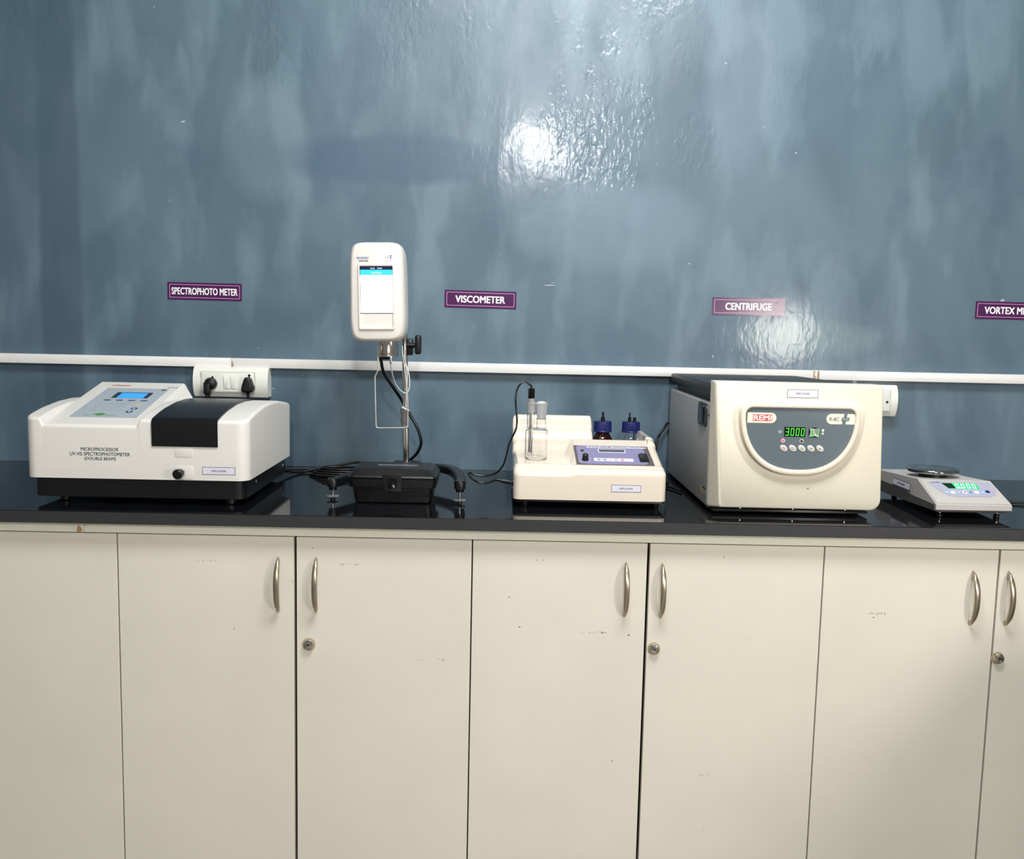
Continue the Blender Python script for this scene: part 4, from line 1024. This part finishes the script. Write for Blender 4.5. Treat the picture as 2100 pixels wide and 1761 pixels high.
# ================================================================== BALANCE
def balance():
    o = root('balance', (1.0, -.43, .85), 'pale grey electronic balance with round steel pan and green 0.000 display', 'balance')
    X0, X1 = .922, 1.0845
    T = Matrix.Translation((.922, -.555, 0)) @ Matrix.Rotation(.015, 4, 'Z') @ Matrix.Translation((-.922, .555, 0))
    yp = -.4715
    # upper shell: side profile extruded, roof narrower than the foot
    prof = [(-.5565, .8690), (-.5565, .8822), (-.5535, .8842), (yp, .9200), (yp+.004, .9205), (-.26, .9110), (-.255, .905), (-.255, .869)]
    def ins(y, z):
        return .0
    b = bmesh.new(); A, B = [], []
    for y, z in prof:
        k = .012 if z > .90 else 0
        kr = .020 if (z > .90 and y > yp-.001+.002) else (.004 if z > .9 else 0)
        A.append(b.verts.new((X0-(.002 if z > .9 else 0), y, z))); B.append(b.verts.new((X1-kr, y, z)))
    n = len(prof); fa = b.faces.new(A); fb_ = b.faces.new(B[::-1])
    for i in range(n): b.faces.new((A[i], A[(i+1) % n], B[(i+1) % n], B[i]))
    bmesh.ops.bevel(b, geom=[e for e in b.edges if all(v.co.z > .88 for v in e.verts)], offset=.0022, segments=3, affect='EDGES')
    finish('housing', b, BALG, o, 30, M=T)
    # darker side skirt
    for nm, xx, s in (('side_skirt', X0-.0006, -1), ('side_skirt', X1-.0, 1)):
        P = [(-.555, .8670), (-.553, .8790), (-.52, .8800), (-.46, .8805), (-.40, .8835), (-.34, .8860), (-.28, .8870), (-.256, .8860), (-.256, .8600), (-.34, .8610), (-.46, .8640)]
        b = bmesh.new(); A = [b.verts.new((xx, p[0], p[1])) for p in P]; B = [b.verts.new((xx+s*.0016, p[0], p[1])) for p in P]
        b.faces.new(A); b.faces.new(B[::-1])
        for i in range(len(P)): b.faces.new((A[i], A[(i+1) % len(P)], B[(i+1) % len(P)], B[i]))
        finish(nm, b, mat('mid_grey_balance_side', '#7b7774', .5) if False else BALD, o, 30, M=T)
    finish('tray', box(X0+.004, X1-.006, -.550, -.26, .8625, .8695, .002, 1), BALD, o, M=T)
    for fx, fy in ((.9409, -.5332), (1.0643, -.5319), (.945, -.29), (1.06, -.29)):
        f = finish('foot', lathe([(.0050, 0), (.0062, .001), (.0062, .0065), (.0045, .0075), (.0025, .008), (.0025, .0135)], 16, axis((fx, fy, .85), (0, 0, 1))), BLK, o)
        finish('collar', lathe([(.0032, .0088), (.0032, .0120)], 14, axis((fx, fy, .85), (0, 0, 1))), CHROME, f)
    # pan
    M = axis((.9780, -.409, 0), (.0, 0, 1))
    finish('pan_support', lathe([(.030, .913), (.030, .9290)], 28, M), BLK, o)
    finish('pan', lathe([(0, .9285), (.0530, .9285), (.0545, .9298), (.0548, .9345), (.0535, .9368), (.0518, .9372), (0, .9366)], 56, M, cap=False), mat('polished_pan_steel', '#9a9c9c', .10, 1.0, var=.03), o, 50)
    # front panel
    P = T @ frame((.922, -.5540, .8845), (1, 0, 0), (0, .08, .0348))
    ov = finish('panel_overlay', plate([(.014, .0800), (.0300, .0400), (.0420, .0255), (.060, .0225), (.128, .0235), (.1440, .0330), (.1530, .0520), (.1500, .0800)], .0003, P), BALP, o, smooth=False)
    d = finish('display', plate([(.0500, .0540), (.1190, .0540), (.1170, .0750), (.0420, .0750)], .0005, P, n0=.0003), GREENB, ov, smooth=False)
    finish('dark_window_end', plate([(.0500, .0542), (.0660, .0542), (.0640, .0748), (.0422, .0748)], .0002, P, n0=.0008), mat('dark_green_window', '#0a2a1a', .15), d, smooth=False)
    dg = digits('0.000', .0680, .0555, .0076, .0165, .0046, .0019, .0002, .0010, P, .10)
    finish('lit_digits', dg, GREENW, d, smooth=False)
    for i in range(7):
        cx = .0395+.0132*i; finish('key', plate(ell(cx, .0385+.0004*i, .0052, .0056, 18), .0006, P, n0=.0003), SKY if i % 2 == 0 else mat('white_button', '#dfe6ec', .35), ov, smooth=False)
        finish('key_mark', plate(ell(cx, .0385+.0004*i, .0022, .0020, 10), .0002, P, n0=.0009), INKB if i in (3, 4) else LABEL, ov, smooth=False)
    finish('power_key', plate(ell(.1305, .0435, .0050, .0050, 14), .0006, P, n0=.0003), mat('navy_power_key', '#1d2a5c', .3), ov, smooth=False)
    text('lettering', 'wensar', INKBL, ov, P, .0190, .0765, .0410, .0798, .015, n0=.0003)
    # side label
    SMt = T @ frame((X0-.0034, 0, 0), (0, -1, 0), (0, 0, 1))
    c0 = at(1780+350/6.5625, 920+485/6.5625, X=X0-.003); c1 = at(1780+580/6.5625, 920+510/6.5625, X=X0-.003)
    asset_sticker(o, SMt, -c0.y, .8885, -c1.y, .9045, 'SNPL/WB/007')
balance()

# ================================================================== LOOSE CORDS ON THE WORKTOP
def cord(name, pts, r, label, cat='cord', group=None, m=None):
    o = finish(name, tube(pts, r, 10), m or BLK, None, 60); tag(o, label, cat, group); return o
z = .8543
TH = {o.name: o for o in bpy.data.objects}
finish('power_cord', tube([(-.66, -.17, z+.01), (-.62, -.10, z), (-.58, -.085, z), (-.50, -.070, z), (-.44, -.050, z), (-.39, -.035, z), (-.33, -.03, z), (-.29, -.05, z)], .0036, 10), BLK, TH['spectrophotometer'], 60)
finish('power_cord', tube([(-.56, -.175, .872), (-.52, -.14, .856), (-.50, -.12, .854), (-.465, -.105, .862), (-.41, -.085, .868), (-.37, -.075, .874), (-.33, -.09, .872)], .003, 10), BLK, TH['spectrophotometer'], 60)
co = []
for k in range(4):
    for i in range(14):
        a = 2*math.pi*i/14
        co.append((-.415+(.062-.006*k)*math.cos(a+.4)+.004*k, -.150+(.030-.003*k)*math.sin(a+.4), .854+.0052*k*(1 if 1 else 0)))
cord('coiled_cable', co, .0028, 'flat coil of black lead lying on the worktop left of the case')
K = lambda a, b, **k: at(940+a/4.565, 760+b/4.565, **k)
finish('mains_lead', tube([(.50, -.03, .93), K(1990, 492, Y=-.022), K(1925, 540, Y=-.022), K(1885, 600, Y=-.03), K(1858, 670, Y=-.045), (.402, -.07, .862), (.41, -.10, .8562), (.425, -.14, .856), (.42, -.19, .856)], .0034, 10), BLK, TH['centrifuge'], 60)
finish('power_cord', tube([(.352, -.192, .875), (.378, -.185, .858), (.395, -.21, .8545), (.42, -.26, .8545), (.432, -.30, .8545)], .003, 10), BLK, TH['titration_apparatus'], 60)
finish('power_cord', tube([(1.05, -.25, .880), (1.08, -.22, .858), (1.12, -.30, .8545), (1.17, -.36, .8545), (1.25, -.375, .8545), (1.35, -.36, .8545)], .003, 10), BLK, TH['balance'], 60)
# ================================================================== unseen table added to cast shade on the lower right doors
t = root('shade_table', (1.55, -1.62, 0), 'unseen white table added to shade the lower right cabinet doors', 'table')
finish('table_top', box(1.17, 2.0, -2.0, -1.28, .77, .80, .003, 2), DOOR, t, smooth=False)
finish('side_panel', box(1.18, 1.20, -1.98, -1.30, 0, .77), DOOR, t, smooth=False)
finish('side_panel', box(1.97, 1.99, -1.98, -1.30, 0, .77), DOOR, t, smooth=False)
finish('back_panel', box(1.20, 1.97, -1.32, -1.30, .05, .77), DOOR, t, smooth=False)
